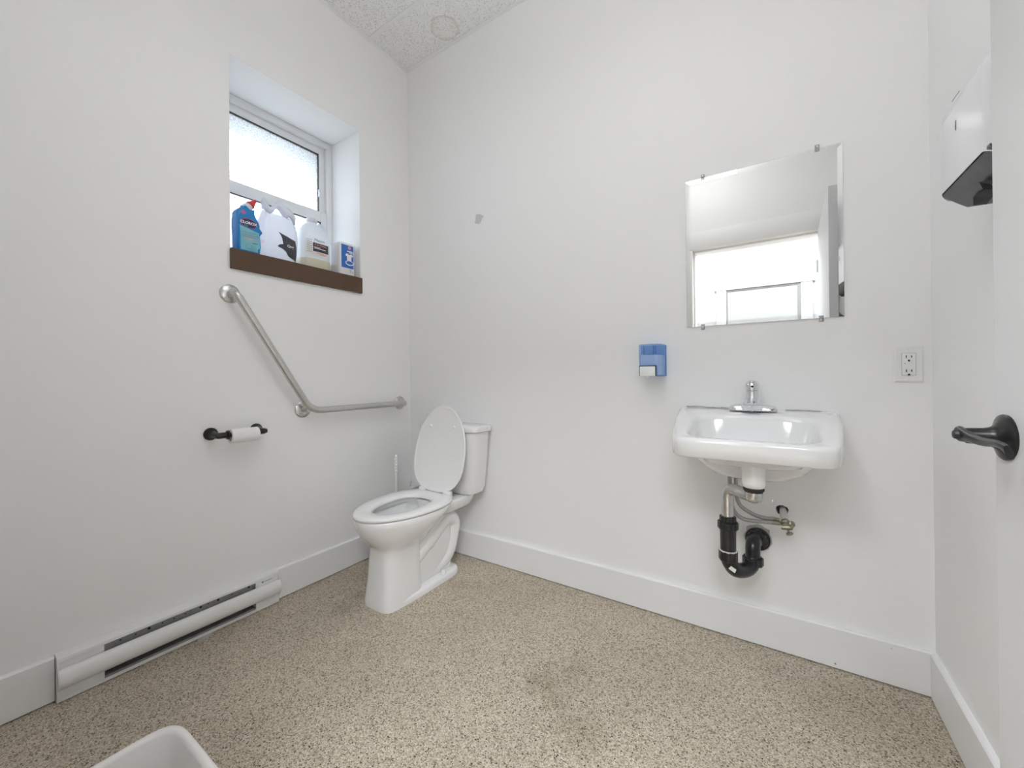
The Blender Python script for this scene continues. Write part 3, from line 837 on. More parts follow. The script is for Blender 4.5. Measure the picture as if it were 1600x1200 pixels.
for (y, z, r) in ((-1.375, .119, .0022), (-1.335, .117, .0022), (-1.298, .119, .0042), (-1.26, .119, .0022), (-1.225, .118, .0022), (-1.19, .118, .0022), (-1.14, .119, .0042), (-1.115, .121, .0022), (-1.08, .120, .0040), (-1.03, .119, .0022), (-.965, .121, .0042)):
    bm = new(); lathe(bm, (.029, y, z), (1, 0, 0), [(0, r), (.0006, r)], 12); obj('vent_hole', bm, 'black', ins)
bm = new(); box(bm, .012, .0405, -1.4165, -.9425, .0160, .024); obj('lower_tray', bm, 'heater_metal', t, smooth=0)
bm = new(); tube(bm, [(.03, -1.416, .062), (.03, -.943, .062)], .007, 12); obj('heating_element', bm, 'heater_metal', t)
bm = new()
for k in range(60):
    y = -1.41 + k * .0078
    box(bm, .016, .046, y, y + .0006, .042, .085)
o = obj('cooling_fins', bm, 'heater_metal', t, smooth=0); o['kind'] = 'stuff'
bm = new(); lathe(bm, (.037, -.912, .1215), (1, 0, 0), [(0, .0042), (.0004, .0042)], 16); obj('maker_mark', bm, 'print_grey', t, smooth=0)
bm = new(); box(bm, .037, .0374, -.905, -.872, .1205, .1225); obj('maker_mark', bm, 'print_grey', t, smooth=0)
bm = poly2([(.036, -1.155), (.058, -1.160), (.056, -1.130), (.047, -1.108), (.034, -1.112)])
r = bmesh.ops.extrude_face_region(bm, geom=bm.faces[:])
bmesh.ops.translate(bm, verts=[v for v in r['geom'] if isinstance(v, bmesh.types.BMVert)], vec=(0, 0, .003))
bmesh.ops.translate(bm, verts=bm.verts, vec=(.004, 0, .0004))
meta(obj('paper_scrap', bm, 'scrap_beige', smooth=0), 'small beige paper scrap on the floor against the heater', 'scrap')

# ================================================================== SINK
SX = 1.893
sink = thing('wall_sink', (SX, -.2, .64), 'white ceramic wall-hung sink with sloping sides below the mirror', 'sink')
NS = 72
def rimz(y): return .896 if y > -.075 else .896 - .069 * min(1, (-.075 - y) / .30)
def trap_ring(zf, inset=0.0, n=9.0, front=.405, a0=.2545, a1=.2165, back=0.0):
    out = []
    for i in range(NS):
        t_ = 2 * PI * i / NS
        c, s = math.cos(t_), math.sin(t_)
        yc = (.02 - front) / 2; b = (.02 + front) / 2 - inset
        # denser corners
        y = yc + b * sgnpow(s, 2 / n)
        f = min(1, max(0, (-y) / front))
        a = a0 + (a1 - a0) * f ** 2.2 - inset
        x = a * sgnpow(c, 2 / n)
        out.append((x, y, zf))
    return [Vector((SX + x, y, zf(y) if callable(zf) else zf)) for x, y, zf in out]
def basin_ring(dz, a, yf, yb, n=4.0, flat=None):
    yc = (yf + yb) / 2; b = (yb - yf) / 2
    out = []
    for i in range(NS):
        t_ = 2 * PI * i / NS
        x, y = a * sgnpow(math.cos(t_), 2 / n), yc + b * sgnpow(math.sin(t_), 2 / n)
        out.append(Vector((SX + x, y, flat if flat is not None else rimz(y) + dz)))
    return out
bm = new()
loops = [
    sup(SX, -.18, .672, .03, .03, .03, 2, NS), sup(SX, -.18, .672, .08, .05, .05, 2, NS), sup(SX, -.18, .680, .115, .062, .08, 2.2, NS), sup(SX, -.18, .702, .152, .075, .11, 2.4, NS), sup(SX, -.18, .735, .180, .10, .14, 2.8, NS), sup(SX, -.18, .762, .192, .13, .16, 3.5, NS),
    trap_ring(.764, .016), trap_ring(.764, .006), trap_ring(.768, .001),
    trap_ring(lambda y: rimz(y) - .016, 0), trap_ring(lambda y: rimz(y) - .006, .002), trap_ring(lambda y: rimz(y) - .001, .008), trap_ring(lambda y: rimz(y), .015),
    basin_ring(0, .196, -.374, -.118, 5), basin_ring(-.004, .188, -.367, -.126, 4.5), basin_ring(-.018, .181, -.360, -.134, 4.2), 
    basin_ring(0, .168, -.345, -.145, 3.6, .775), basin_ring(0, .14, -.32, -.16, 3.0, .735), basin_ring(0, .08, -.27, -.18, 2.4, .718), basin_ring(0, .022, -.237, -.193, 2, .714)]
loft(bm, loops)
obj('basin', bm, 'ceramic', sink, smooth=60)
bm = new(); lathe(bm, (SX + .009, -.285, .766), (0, 0, -1), [(0, .040), (.012, .036), (.085, .0345), (.098, .033), (.102, .029)], 32)
obj('drain_boss', bm, 'ceramic', sink, smooth=50)
bm = new(); lathe(bm, (SX, -.215, .7142), (0, 0, 1), [(0, .022), (.0025, .021), (.003, .012), (.001, .010)], 20); obj('drain_ring', bm, 'chrome', sink)
# cracked caulk between sink and wall
random.seed(5)
def crack(xa, xb, z, amp, wdt):
    bm = new(); n = 26; top, bot = [], []
    for i in range(n + 1):
        x = xa + (xb - xa) * i / n
        zz = z + amp * (noise.noise(Vector((x * 38, 1.7, z)))) 
        w_ = wdt * max(.12, .45 + .9 * noise.noise(Vector((x * 55, 8, 3))))
        top.append(Vector((x, -.0035, zz + w_))); bot.append(Vector((x, -.0035, zz - w_ * .6)))
    bt = [v + Vector((0, .0033, 0)) for v in top]; bb_ = [v + Vector((0, .0033, 0)) for v in bot]
    loops = [[top[i], bot[i], bb_[i], bt[i]] for i in range(n + 1)]
    loft(bm, loops); return bm
obj('caulk_crack', crack(1.655, 1.812, .8990, .0045, .0010), 'crack_dark', sink, smooth=0)
obj('caulk_crack', crack(1.995, 2.10, .8975, .0014, .0004), 'seam_grey', sink, smooth=0)

# ------------------------------------------------------------------ faucet
fau = thing('faucet', (SX, -.062, .896), 'chrome single-handle faucet on the back ledge of the sink', 'faucet')
FY = -.060
bm = new()
loft(bm, [sup(SX, FY, .8963, .078, .027, .027, 5), sup(SX, FY, .901, .078, .027, .027, 5), sup(SX, FY, .912, .073, .022, .022, 4), sup(SX, FY, .917, .060, .016, .016, 3)])
obj('base_plate', bm, 'chrome', fau, smooth=40)
bm = new()
loft(bm, [sup(SX, FY - .004, .899, .036, .036, .022, 3), sup(SX, FY - .002, .918, .029, .030, .021, 2.6), sup(SX, FY, .934, .0265, .026, .022, 2.2), sup(SX, FY, .946, .0245, .0240, .0230, 2), sup(SX, FY, .968, .0232, .0232, .0225, 2)])
obj('body', bm, 'chrome', fau, smooth=60)
bm = new()      # spout reaching out over the basin
def sp(c, a, b, d): # section across x/z tilted
    return [Vector((SX + a * sgnpow(math.cos(2 * PI * k / 20), .7), c[0] - d * b * sgnpow(math.sin(2 * PI * k / 20), .7), c[1] + b * sgnpow(math.sin(2 * PI * k / 20), .7))) for k in range(20)]
loft(bm, [sp((FY - .004, .928), .0225, .020, 0), sp((FY - .022, .924), .026, .019, .2), sp((FY - .045, .918), .030, .0165, .5), sp((FY - .068, .9145), .033, .0145, .8), sp((FY - .076, .9140), .033, .0135, .9), sp((FY - .078, .9140), .031, .0115, .9)])
spo = obj('spout', bm, 'chrome', fau, smooth=60)
bm = new(); lathe(bm, (SX, FY - .052, .903), (0, 0, -1), [(0, .010), (.004, .010), (.007, .008), (.005, .007)], 18); obj('aerator', bm, 'chrome_worn', spo)
bm = new()
lathe(bm, (SX, FY, .9690), (0, 0, 1), [(0, .0215), (.001, .0238), (.018, .0236), (.028, .0215), (.035, .015), (.037, .006), (.0375, .001)], 28)
hn = obj('handle', bm, 'chrome', fau, smooth=50)
bm = new(); lathe(bm, (SX + .001, FY - .0215, .985), (0, -1, 0), [(0, .0042), (.0025, .0040), (.003, .002)], 14); obj('index_button', bm, 'black', hn)
bm = new(); loft(bm, [sup(SX, FY - .012, .9985, .010, .010, .008, 2.5, 20), sup(SX, FY - .014, 1.0035, .011, .014, .008, 2.5, 20), sup(SX, FY - .016, 1.0065, .009, .013, .006, 2.5, 20)]); obj('lever_tab', bm, 'chrome', hn, smooth=60)

# ------------------------------------------------------------------ waste pipe and trap
tr = thing('drain_trap', (1.85, -.17, .30), 'chrome and black drain trap under the sink', 'drain pipe')
DX, DY = 1.902, -.285
bm = new(); lathe(bm, (DX, DY, .6625), (0, 0, -1), [(0, .030), (.007, .030), (.008, .026), (.013, .026)], 24); obj('rubber_gasket', bm, 'rubber_dark', tr)
bm = new(); lathe(bm, (DX, DY, .650), (0, 0, -1), [(0, .0245), (.020, .0245), (.029, .021), (.034, .013), (.0355, .002)], 24); obj('offset_body', bm, 'chrome_worn', tr)
LX, LYY = 1.822, -.225
bm = new(); tube(bm, fillet([(DX, DY, .634), (DX - .025, DY + .012, .636), (LX, LYY, .640), (LX, LYY, .515)], [.01, .05], 8), .0195, 18)
obj('tailpiece', bm, 'chrome_worn', tr, smooth=70)
def nut(nm, base, axis, r, h, mt='black_abs', lugs=10):
    bm = new(); d, u, v = frame_of(axis); base_ = Vector(base)
    loops = []
    for tt, k in ((0, .93), (.08 * h, 1), (.92 * h, 1), (h, .93)):
        loops.append([base_ + d * tt + (u * math.cos(2 * PI * i / (lugs * 4)) + v * math.sin(2 * PI * i / (lugs * 4))) * r * k * (1.06 if (i % 4) in (0, 1) else .97) for i in range(lugs * 4)])
    loft(bm, loops); return obj(nm, bm, mt, tr, smooth=30)
nut('slip_nut', (LX, LYY, .540), (0, 0, -1), .0245, .019)
nut('slip_nut', (LX, LYY, .521), (0, 0, -1), .0305, .026)
bm = new(); lathe(bm, (LX, LYY, .498), (0, 0, -1), [(0, .0255), (.080, .0245)], 24); obj('trap_leg', bm, 'black_abs', tr)
nut('trap_nut', (LX, LYY, .422), (0, 0, -1), .0280, .036)
bm = new(); lathe(bm, (LX, LYY, .4225), (0, 0, -1), [(0, .0272), (.002, .0290), (.0045, .0272)], 24); obj('washer_ring', bm, 'pipe_grey', tr)
UX, UY = 1.891, -.115
bm = new()
tube(bm, spline([(LX, LYY, .400), (LX + .004, LYY + .006, .376), (1.842, -.198, .347), (1.868, -.158, .336), (1.886, -.128, .346), (UX, UY, .368)], 6), .0250, 20); obj('trap_bend', bm, 'black_abs', tr, smooth=70)
nut('trap_nut', (UX, UY, .372), (0, 0, -1), .0315, .028)
bm = new(); tube(bm, fillet([(UX, UY, .352), (UX, UY, .422), (1.903, -.012, .404)], .045, 10), .0240, 20); obj('trap_elbow', bm, 'black_abs', tr, smooth=70)
nut('wall_nut', (1.9015, -.050, .4105), (.05, 1, -.09), .0325, .024, lugs=12)
bm = new(); lathe(bm, (1.904, -.001, .402), (-.02, -1, .06), [(0, .041), (.014, .041), (.016, .036), (.028, .033)], 28); obj('wall_adapter', bm, 'black_abs', tr)
random.seed(9)
lp = []
for i in range(24):
    a = 2 * PI * i / 24; r_ = .043 + random.uniform(0, .006) + (.006 if math.sin(a) > .5 else 0)
    lp.append((1.904 + r_ * math.cos(a), .402 + r_ * math.sin(a)))
bm = new(); prism(bm, lp, 1, -.0018, -.0002); obj('torn_collar', bm, 'torn_paper', tr, smooth=0)
bm = new(); box(bm, -.011, .011, -.0006, .0006, -.007, .007)
for v in bm.verts:
    v.co = Matrix.Rotation(.35, 3, 'Y') @ v.co; v.co = Matrix.Rotation(-.35, 3, 'Z') @ v.co
    v.co += Vector((LX + .0140, LYY - .0205, .366))
obj('pipe_sticker', bm, 'label_white', tr, smooth=0)

# ------------------------------------------------------------------ supply hoses and stop valve
VP = Vector((1.990, -.085, .497))
for k, (dx, dip, y0) in enumerate(((0, .0, -.150), (.016, .022, -.135))):
    t = thing('supply_hose', (1.85 + dx, -.14, .47), ('braided grey supply hose hanging in the lower loop under the sink', 'braided grey supply hose hanging in the upper loop under the sink')[k], 'hose', 'supply hoses under the sink')
    bm = new()
    pts = ([(1.824, -.165, .705), (1.8245, -.165, .65), (1.826, -.162, .59), (1.836, -.158, .540), (1.862, -.152, .5155), (1.905, -.135, .5085), (1.950, -.109, .5050)],
           [(1.842, -.145, .705), (1.842, -.145, .655), (1.843, -.142, .595), (1.856, -.138, .556), (1.893, -.128, .530), (1.925, -.115, .5185), (1.952, -.092, .5120)])[k]
    tube(bm, spline(pts, 8), .0068, 12); obj('hose', bm, 'braided_hose', t, smooth=70)
    bm = new(); tube(bm, [(1.946, -.111 + .018 * k, .5050 + .008 * k), (1.972, -.098 + .014 * k, .5020 + .008 * k)], .0072, 8); obj('hose_fitting', bm, 'valve_metal', t)
t = thing('stop_valve', (1.99, -.06, .48), 'tarnished dual stop valve on a pipe stub from the hole under the sink', 'valve')
bm = new(); tube(bm, [(1.984, .075, .521), (1.986, -.02, .517), (1.989, -.075, .502)], .0115, 16); obj('pipe_stub', bm, 'pipe_grey', t, smooth=60)
bm = new(); lathe(bm, (1.9895, -.068, .503), (.03, -1, -.15), [(0, .013), (.012, .0135), (.013, .0165), (.024, .0165), (.026, .012), (.034, .011)], 8); obj('valve_body', bm, 'valve_metal', t, smooth=20)
bm = new(); lathe(bm, (1.978, -.092, .490), (.9, -.1, .1), [(0, .0105), (.012, .0105), (.030, .0095), (.034, .005)], 8); obj('valve_branch', bm, 'valve_metal', t, smooth=20)
for (c, ax) in (((2.001, -.098, .505), (.55, -.75, .3)), ((1.997, -.102, .484), (.35, -.6, -.75))):
    bm = new(); lathe(bm, c, ax, [(0, .004), (.008, .004), (.0085, .0105), (.014, .0115), (.016, .008)], 7); obj('valve_knob', bm, 'valve_metal', t, smooth=20)

# ================================================================== MIRROR
mx0, mx1, mz0, mz1 = 1.661, 2.168, 1.228, 1.831
t = thing('wall_mirror', ((mx0 + mx1) / 2, 0, mz0), 'frameless rectangular mirror hung above the sink', 'mirror')
bm = new()
def mr_(ins, y): return [Vector((mx0 + ins, y, mz0 + ins)), Vector((mx1 - ins, y, mz0 + ins)), Vector((mx1 - ins, y, mz1 - ins)), Vector((mx0 + ins, y, mz1 - ins))]
loft(bm, [mr_(0, -.0012), mr_(0, -.0045), mr_(.015, -.0054)])
obj('glass', bm, 'mirror', t, smooth=0)
for (x, z, s) in ((1.727, mz1, 1), (2.098, mz1, 1), (1.721, mz0, -1), (2.104, mz0, -1)):
    bm = new(); box(bm, x - .007, x + .007, -.0088, -.0008, z + (.0006 if s > 0 else -.014), z + (.014 if s > 0 else -.0006), bevel=.0015)
    box(bm, x - .007, x + .007, -.0092, -.0070, min(z, z - s * .008), max(z, z - s * .008), bevel=.0008)
    c = obj('clip', bm, 'clear_plastic', t)
    bm = new(); lathe(bm, (x, -.0088, z + s * .007), (0, -1, 0), [(0, .0026), (.001, .0024), (.0015, .001)], 10); obj('screw', bm, 'steel_screw', c)

# ================================================================== SOAP DISPENSER
t = thing('soap_dispenser', (1.53, -.05, 1.026), 'translucent blue soap dispenser with white push bar on the wall', 'soap dispenser')
sx0, sx1, sy, sz0, sz1 = 1.4825, 1.578, -.096, 1.026, 1.160
bm = new()
def sring(z, k=0.0):
    f = (z - sz0) / (sz1 - sz0); tap = .004 * (1 - f)
    pts = [(sx0 + tap + k, -.001), (sx0 + tap + k, sy + .014), (sx0 + tap + .004 + k, sy + .004 + k), (sx0 + tap + .014, sy + k), (sx1 - .030, sy + k), (sx1 - .016 - k, sy + .006 + k), (sx1 - .004 - k, sy + .024), (sx1 - k, -.001)]
    return [Vector((x, y, z)) for x, y in pts]
loft(bm, [sring(sz0), sring(sz1 - .003), [Vector((p.x * .0 + (p.x), p.y, sz1)) for p in sring(sz1, .002)]])
sd = obj('shell', bm, 'blue_shell', t, smooth=30)
bm = new()
lq = lambda z: [Vector((min(max(p.x, sx0 + .009), sx1 - .006), max(p.y + .006, sy + .008), z)) for p in sring(z)]
loft(bm, [lq(sz0 + .004), lq(1.1145)]); obj('soap', bm, 'soap_liquid', t, smooth=0)
bm = new(); box(bm, sx0 + .003, sx1 - .003, -.006, -.0008, sz0 + .003, sz1 - .002); obj('back_plate', bm, 'soap_back', t, smooth=0)
for xx in (sx0 + .014, sx0 + .022, sx1 - .034, sx1 - .026):
    bm = new(); box(bm, xx, xx + .002, sy + .006, sy + .01, 1.118, sz1 - .006); obj('inner_rib', bm, 'bottle_blue', t, smooth=0)
bm = new(); box(bm, 1.4885, 1.5575, sy - .0012, sy + .006, 1.027, 1.0712); obj('bar_recess', bm, 'soap_navy', t)
bm = new(); box(bm, 1.4905, 1.5535, sy - .0032, sy + .004, 1.0262, 1.0672, bevel=.002); obj('push_bar', bm, 'soap_white', t)
bm = new(); lathe(bm, (1.518, sy + .012, 1.0255), (0, 0, -1), [(0, .008), (.006, .006), (.008, .004)], 12); obj('nozzle', bm, 'soap_white', t)

# ================================================================== OUTLET
t = thing('electrical_outlet', (2.327, 0, 1.0), 'white electrical outlet plate beside the right corner', 'outlet')
bm = new(); 
def pr(ins, y): return [Vector((2.2915 + ins, y, .9990 + ins)), Vector((2.3625 - ins, y, .9990 + ins)), Vector((2.3625 - ins, y, 1.1145 - ins)), Vector((2.2915 + ins, y, 1.1145 - ins))]
loft(bm, [pr(0, -.0006), pr(0, -.003), pr(.005, -.0062)]); obj('cover_plate', bm, 'outlet_plastic', t, smooth=20)
bm = new(); box(bm, 2.3100, 2.3440, -.0072, -.0060, 1.0210, 1.0940); obj('seam', bm, 'seam_grey', t, smooth=0)
bm = new(); box(bm, 2.3108, 2.3432, -.0085, -.0062, 1.0218, 1.0932, bevel=.001); rec = obj('receptacle', bm, 'outlet_plastic', t)
for zc in (1.082, 1.0365):
    for dx, hh in ((-.0063, .0045), (.0063, .0037)):
        bm = new(); box(bm, 2.327 + dx - .0011, 2.327 + dx + .0011, -.0088, -.0084, zc - hh, zc + hh); obj('slot', bm, 'black', rec, smooth=0)
    bm = new(); lathe(bm, (2.327, -.0084, zc - .0128), (0, -1, 0), [(0, .0030), (.0004, .0030)], 14); obj('ground_hole', bm, 'black', rec, smooth=0)
for z in (1.0555, 1.0605):
    bm = new(); box(bm, 2.3225, 2.3345, -.0093, -.0084, z - .002, z + .002, bevel=.0004); obj('test_button', bm, 'outlet_plastic', rec)
bm = new(); lathe(bm, (2.3175, -.0084, 1.0600), (0, -1, 0), [(0, .0013), (.0005, .0013)], 10); obj('indicator', bm, 'black', rec, smooth=0)
for z in (1.1065, 1.0065):
    bm = new(); lathe(bm, (2.327, -.0061, z), (0, -1, 0), [(0, .003), (.0007, .0028), (.001, .001)], 12); obj('screw', bm, 'vinyl_white', t)

# ================================================================== PAPER TOWEL DISPENSER
t = thing('towel_dispenser', (2.335, -.59, 1.40), 'white paper towel dispenser with dark underside on the right wall', 'towel dispenser')
ty0, ty1 = -.715, -.4655
def tring(z, k=0.0):
    pts = []
    x1 = W - .0008; x0 = 2.288 + k
    def arc(cx, cy, r, a0, a1):
        return [(cx + r * math.cos(math.radians(a0 + (a1 - a0) * i / 6)), cy + r * math.sin(math.radians(a0 + (a1 - a0) * i / 6))) for i in range(7)]
    r1, r2 = .012, .030
    pts = [(x1, ty1 - k)] + arc(x0 + r1, ty1 - k - r1, r1, 90, 180) + arc(x0 + r2, ty0 + k + r2, r2, 180, 270) + [(x1, ty0 + k)]
    return [Vector((x, y, z)) for x, y in pts]
loops = []
lo = tring(1.441); 
for p in lo:
    f = (p.x - 2.288) / (W - 2.288)
    p.z = 1.441 - .040 * min(1, f / .45) ** .8
hi = [tring(z, k) for z, k in ((1.595, 0), (1.612, .002), (1.622, .010), (1.626, .02))]
bm = new(); loft(bm, [lo] + hi, False, True)
cv = obj('cover', bm, 'dispenser_white', t, smooth=45)
bm = new()     # underside plate, following the same sloping lower edge, set in a little
def uz(x):
    f = max(0, (x - 2.288) / (W - 2.288)); return 1.441 - .040 * min(1, f / .45) ** .8
xs = [2.2905, 2.297, 2.305, 2.315, 2.33, 2.35, W - .002]
rows = [[bm.verts.new((x, y, uz(x) + .0025)) for x in xs] for y in (ty0 + .004, ty1 - .0035)]
for i in range(len(xs) - 1): bm.faces.new((rows[0][i], rows[0][i + 1], rows[1][i + 1], rows[1][i]))
up_ = bmesh.ops.extrude_face_region(bm, geom=bm.faces[:]); bmesh.ops.translate(bm, verts=[v for v in up_['geom'] if isinstance(v, bmesh.types.BMVert)], vec=(0, 0, .006))
un = obj('underside', bm, 'dispenser_grey', t, smooth=40)
slot = [(2.318, -.690), (2.318, -.625), (2.309, -.600), (2.322, -.578), (2.320, -.535), (2.330, -.500), (2.352, -.492), (2.346, -.540), (2.350, -.590), (2.372, -.620), (2.372, -.690)]
bm = new()
vs = [bm.verts.new((x, y, uz(x) - .0045)) for x, y in slot]; f = bm.faces.new(vs)
bmesh.ops.triangulate(bm, faces=[f])
obj('towel_opening', bm, 'black', un, smooth=0)
bm = new(); box(bm, 2.2872, 2.2885, -.5645, -.5605, 1.545, 1.566, bevel=.0006); obj('key_slot', bm, 'print_grey', cv)
bm = new(); tube(bm, [(2.2876, -.585, 1.615), (2.2876, -.545, 1.6165)], .0008, 8); obj('seam_line', bm, 'seam_grey', cv)

# ================================================================== SMALL WALL SCRAP
bm = new(); lp = [(.553, 1.956), (.578, 1.952), (.610, 1.934), (.597, 1.928), (.583, 1.905), (.571, 1.898), (.545, 1.908)]
prism(bm, lp, 1, -.0014, -.0002); meta(obj('tape_scrap', bm, 'tape_grey', smooth=0), 'small torn grey tape scrap stuck high on the bare back wall', 'tape')

# ================================================================== WASTE BIN
t = thing('waste_bin', (1.02, -1.60, 0), 'white plastic waste bin cut off at the bottom of the picture', 'bin')
def br(z, a, b, ins, n=6.5): return sup(1.0115, -1.599, z, a - ins, b - ins, b - ins, n, 64)
bm = new()
A_, B_ = .142, .132
loft(bm, [br(0, A_, B_, .036), br(.004, A_, B_, .032), br(.286, A_, B_, .008), br(.290, A_, B_, .0), br(.298, A_, B_, .0), br(.3015, A_, B_, .003), br(.302, A_, B_, .008), br(.300, A_, B_, .013), br(.294, A_, B_, .0155), br(.01, A_, B_, .038)])
obj('bin_body', bm, 'bin_plastic', t, smooth=50)

# ================================================================== THINGS ON THE SILL
SZ = 1.5985
YR, ZU, XA = (0, 1, 0), (0, 0, 1), (1, 0, 0)
def decal(name, b2, tree, y, z, m, parent, x=.0, off=.0006, cut=0, away=XA, right=YR):
    onto(b2, tree, (x, y, z), right, ZU, away, off, cut); return obj(name, b2, m, parent, smooth=0)
def rectpoly(w, h, nx=4, ny=2): return grid2([(-w / 2, -h / 2), (w / 2, -h / 2), (w / 2, h / 2), (-w / 2, h / 2)], nx, ny)
def ellipse2(a, b, n=28): return poly2([(a * math.cos(2 * PI * i / n), b * math.sin(2 * PI * i / n)) for i in range(n)])

# --- toilet cleaner bottle: bent neck, flat body
t = thing('cleaner_bottle', (-.055, -.925, SZ), 'blue toilet cleaner bottle with bent neck and red cap on the sill', 'bottle')
def bxf(pts): return [(p[0], p[1]) for p in pts]
body = [(-.974, SZ), (-.880, SZ), (-.879, 1.640), (-.884, 1.690), (-.886, 1.712), (-.879, 1.730), (-.8785, 1.742), (-.884, 1.756), (-.905, 1.782), (-.917, 1.797), (-.921, 1.806), (-.938, 1.822), (-.956, 1.808), (-.970, 1.793), (-.975, 1.782), (-.974, 1.74)]
bm = new(); prism(bm, body, 0, -.088, -.024, bevel=.014, seg=4)
tree = bvh(bm)
bo = obj('bottle_body', bm, 'bottle_blue', t, smooth=50)
nd = Vector((0, .62, .78)).normalized()
bm = new(); lathe(bm, (-.056, -.932, 1.806), nd, [(0, .022), (.014, .021), (.026, .0185), (.030, .0175)], 24); obj('collar', bm, 'collar_white', t)
bm = new(); lathe(bm, Vector((-.056, -.932, 1.806)) + nd * .029, nd, [(0, .0185), (.010, .0185), (.022, .0125), (.033, .0085), (.040, .0075), (.046, .0055), (.047, .004)], 22); cp = obj('cap', bm, 'cap_red', t)
lb = grid2([(-.0465, -.062), (.0465, -.062), (.0405, .042), (-.0465, .060)], 8, 8)
decal('label_panel', lb, tree, -.927, 1.662, 'bottle_label', t, off=.0004)
decal('logo_border', ellipse2(.0345, .0215), tree, -.930, 1.737, 'logo_red', t, off=.0006)
decal('logo_field', ellipse2(.0325, .0190), tree, -.930, 1.737, 'logo_navy', t, off=.0009)
decal('lettering', text_bm('CLOROX', .0165, bold=.0006), tree, -.930, 1.738, 'print_white', t, off=.0012)
decal('logo_tick', ellipse2(.0085, .0075), tree, -.9415, 1.7245, 'teal_print', t, off=.0014)
decal('price_dot', ellipse2(.0095, .0095), tree, -.951, 1.7815, 'magenta_print', t, off=.0006)
for k, (w_, z_, m_) in enumerate(((.062, 1.694, 'print_grey'), (.070, 1.684, 'print_grey'), (.058, 1.6755, 'print_grey'), (.05, 1.668, 'pink_print'), (.044, 1.6625, 'pink_print'))):
    decal('text_line', rectpoly(w_, .0022), tree, -.927 + (.004 if k % 2 else -.003), z_, m_, t, off=.0009)
decal('text_line', rectpoly(.022, .004), tree, -.904, 1.651, 'teal_print', t, off=.0009)
rg = ellipse2(.013, .011)
decal('seal_mark', rg, tree, -.930, 1.632, 'print_grey', t, off=.0008); decal('seal_mark', ellipse2(.0115, .0095), tree, -.930, 1.632, 'bottle_label', t, off=.0011)

# --- plastic bag, half full, slumped, with a floppy rolled top
t = thing('plastic_bag', (-.10, -.775, SZ), 'crumpled white plastic bag with black print on the sill', 'bag')
bm = new(); loops = []
NB, MB_ = 72, 30
for j in range(MB_ + 1):
    s = j / MB_
    z = SZ + s * .262
    half = (.092 + .012 * math.sin(s * 3)) * (1 - .28 * s ** 2.2)
    dep = .064 * (1 - .55 * s ** 1.6)
    cy = -.778 + .018 * s
    cx = -.118 + .010 * s
    lp = []
    for i in range(NB):
        a = 2 * PI * i / NB
        e = 2 / 3.2
        x, y = dep * sgnpow(math.cos(a), e), half * sgnpow(math.sin(a), e)
        wr = 1 + (.09 * noise.noise(Vector((math.cos(a) * 2.2, math.sin(a) * 2.2, s * 1.8))) + .075 * s * math.sin(a * 9 + s * 3.0) + .045 * noise.noise(Vector((math.cos(a) * 6, math.sin(a) * 6, s * 7))))
        x *= wr; y *= 1 + (wr - 1) * .45
        lp.append(Vector((cx + x, cy + y, z + (.004 * math.sin(a * 5) if j == MB_ else 0))))
    loops.append(lp)
loft(bm, loops, True, False)
tree = bvh(bm)
obj('bag_body', bm, 'bag_film', t, smooth=70)
bm = new()    # rolled over top edge
rows = []
for i in range(40):
    s = i / 39
    y = -.850 + s * .150
    zc = 1.868 + .014 * math.sin(s * PI) - .020 * math.sin(s * PI * 2.0) ** 2 - (.030 * max(0, s - .75) / .25) + .006 * math.sin(s * 17)
    hgt = .022 + .006 * math.sin(s * 11 + 1) + .012 * max(0, s - .6)
    rows.append([Vector((-.070 - .012 * math.sin(s * 6) + .020 * math.cos(2 * PI * k / 12) * .7, y + .002 * math.sin(k * 2.1), zc + hgt * math.sin(2 * PI * k / 12))) for k in range(12)])
loft(bm, rows); obj('rolled_top', bm, 'bag_film', t, smooth=70)
pts = [(-.034, -.078), (.052, -.118), (.056, -.060), (.050, .012), (-.040, .045)]
patch = new(); 
outl = [(-.036, .047), (-.018, .040), (.000, .036), (.022, .030), (.046, .022), (.050, -.010), (.050, -.045), (.054, -.082), (.036, -.078), (.018, -.072), (.004, -.066), (-.008, -.046), (-.022, -.036), (-.046, -.028), (-.036, -.016), (-.018, -.010), (-.022, .018), (-.028, .034)]
patch.faces.new([patch.verts.new((a, b, 0)) for a, b in outl])
bmesh.ops.triangulate(patch, faces=patch.faces[:])
decal('black_print', patch, tree, -.745, 1.705, 'bag_print', t, off=.0022, cut=.012)
decal('lettering', text_bm('Org', .020, bold=.0004), tree, -.728, 1.690, 'print_white', t, off=.0034)
decal('text_line', rectpoly(.016, .0045), tree, -.728, 1.836, 'print_grey', t, off=.0012)
for k, (yy, zz, w_) in enumerate(((-.857, 1.720, .014), (-.852, 1.690, .018), (-.852, 1.682, .016))):
    decal('text_line', rectpoly(w_, .002), tree, yy, zz, 'pink_print', t, off=.0012)

# --- gallon jug
t = thing('soap_jug', (-.130, -.552, SZ), 'translucent white gallon jug of hand soap with dark label on the sill', 'jug')
JX, JY = -.150, -.560
def jr(z, a, n=3.4, b=None): return sup(JX, JY, z, b or a * .86, a, a, n, 56)
bm = new()
loft(bm, [jr(SZ, .074), jr(SZ + .004, .080), jr(SZ + .012, .082), jr(1.672, .082)], True, False)
for f in bm.faces: f.material_index = 0
lows = len(bm.faces)
loft(bm, [jr(1.672, .082), jr(1.775, .0825), jr(1.790, .081), jr(1.815, .074, 3.0), jr(1.840, .062, 2.6), jr(1.862, .046, 2.3), jr(1.876, .032, 2), jr(1.880, .024, 2), jr(1.892, .0235, 2)], False, True)
bmesh.ops.remove_doubles(bm, verts=bm.verts, dist=1e-5)
for f in bm.faces: f.material_index = 0 if f.calc_center_median().z < 1.672 else 1
tree = bvh(bm)
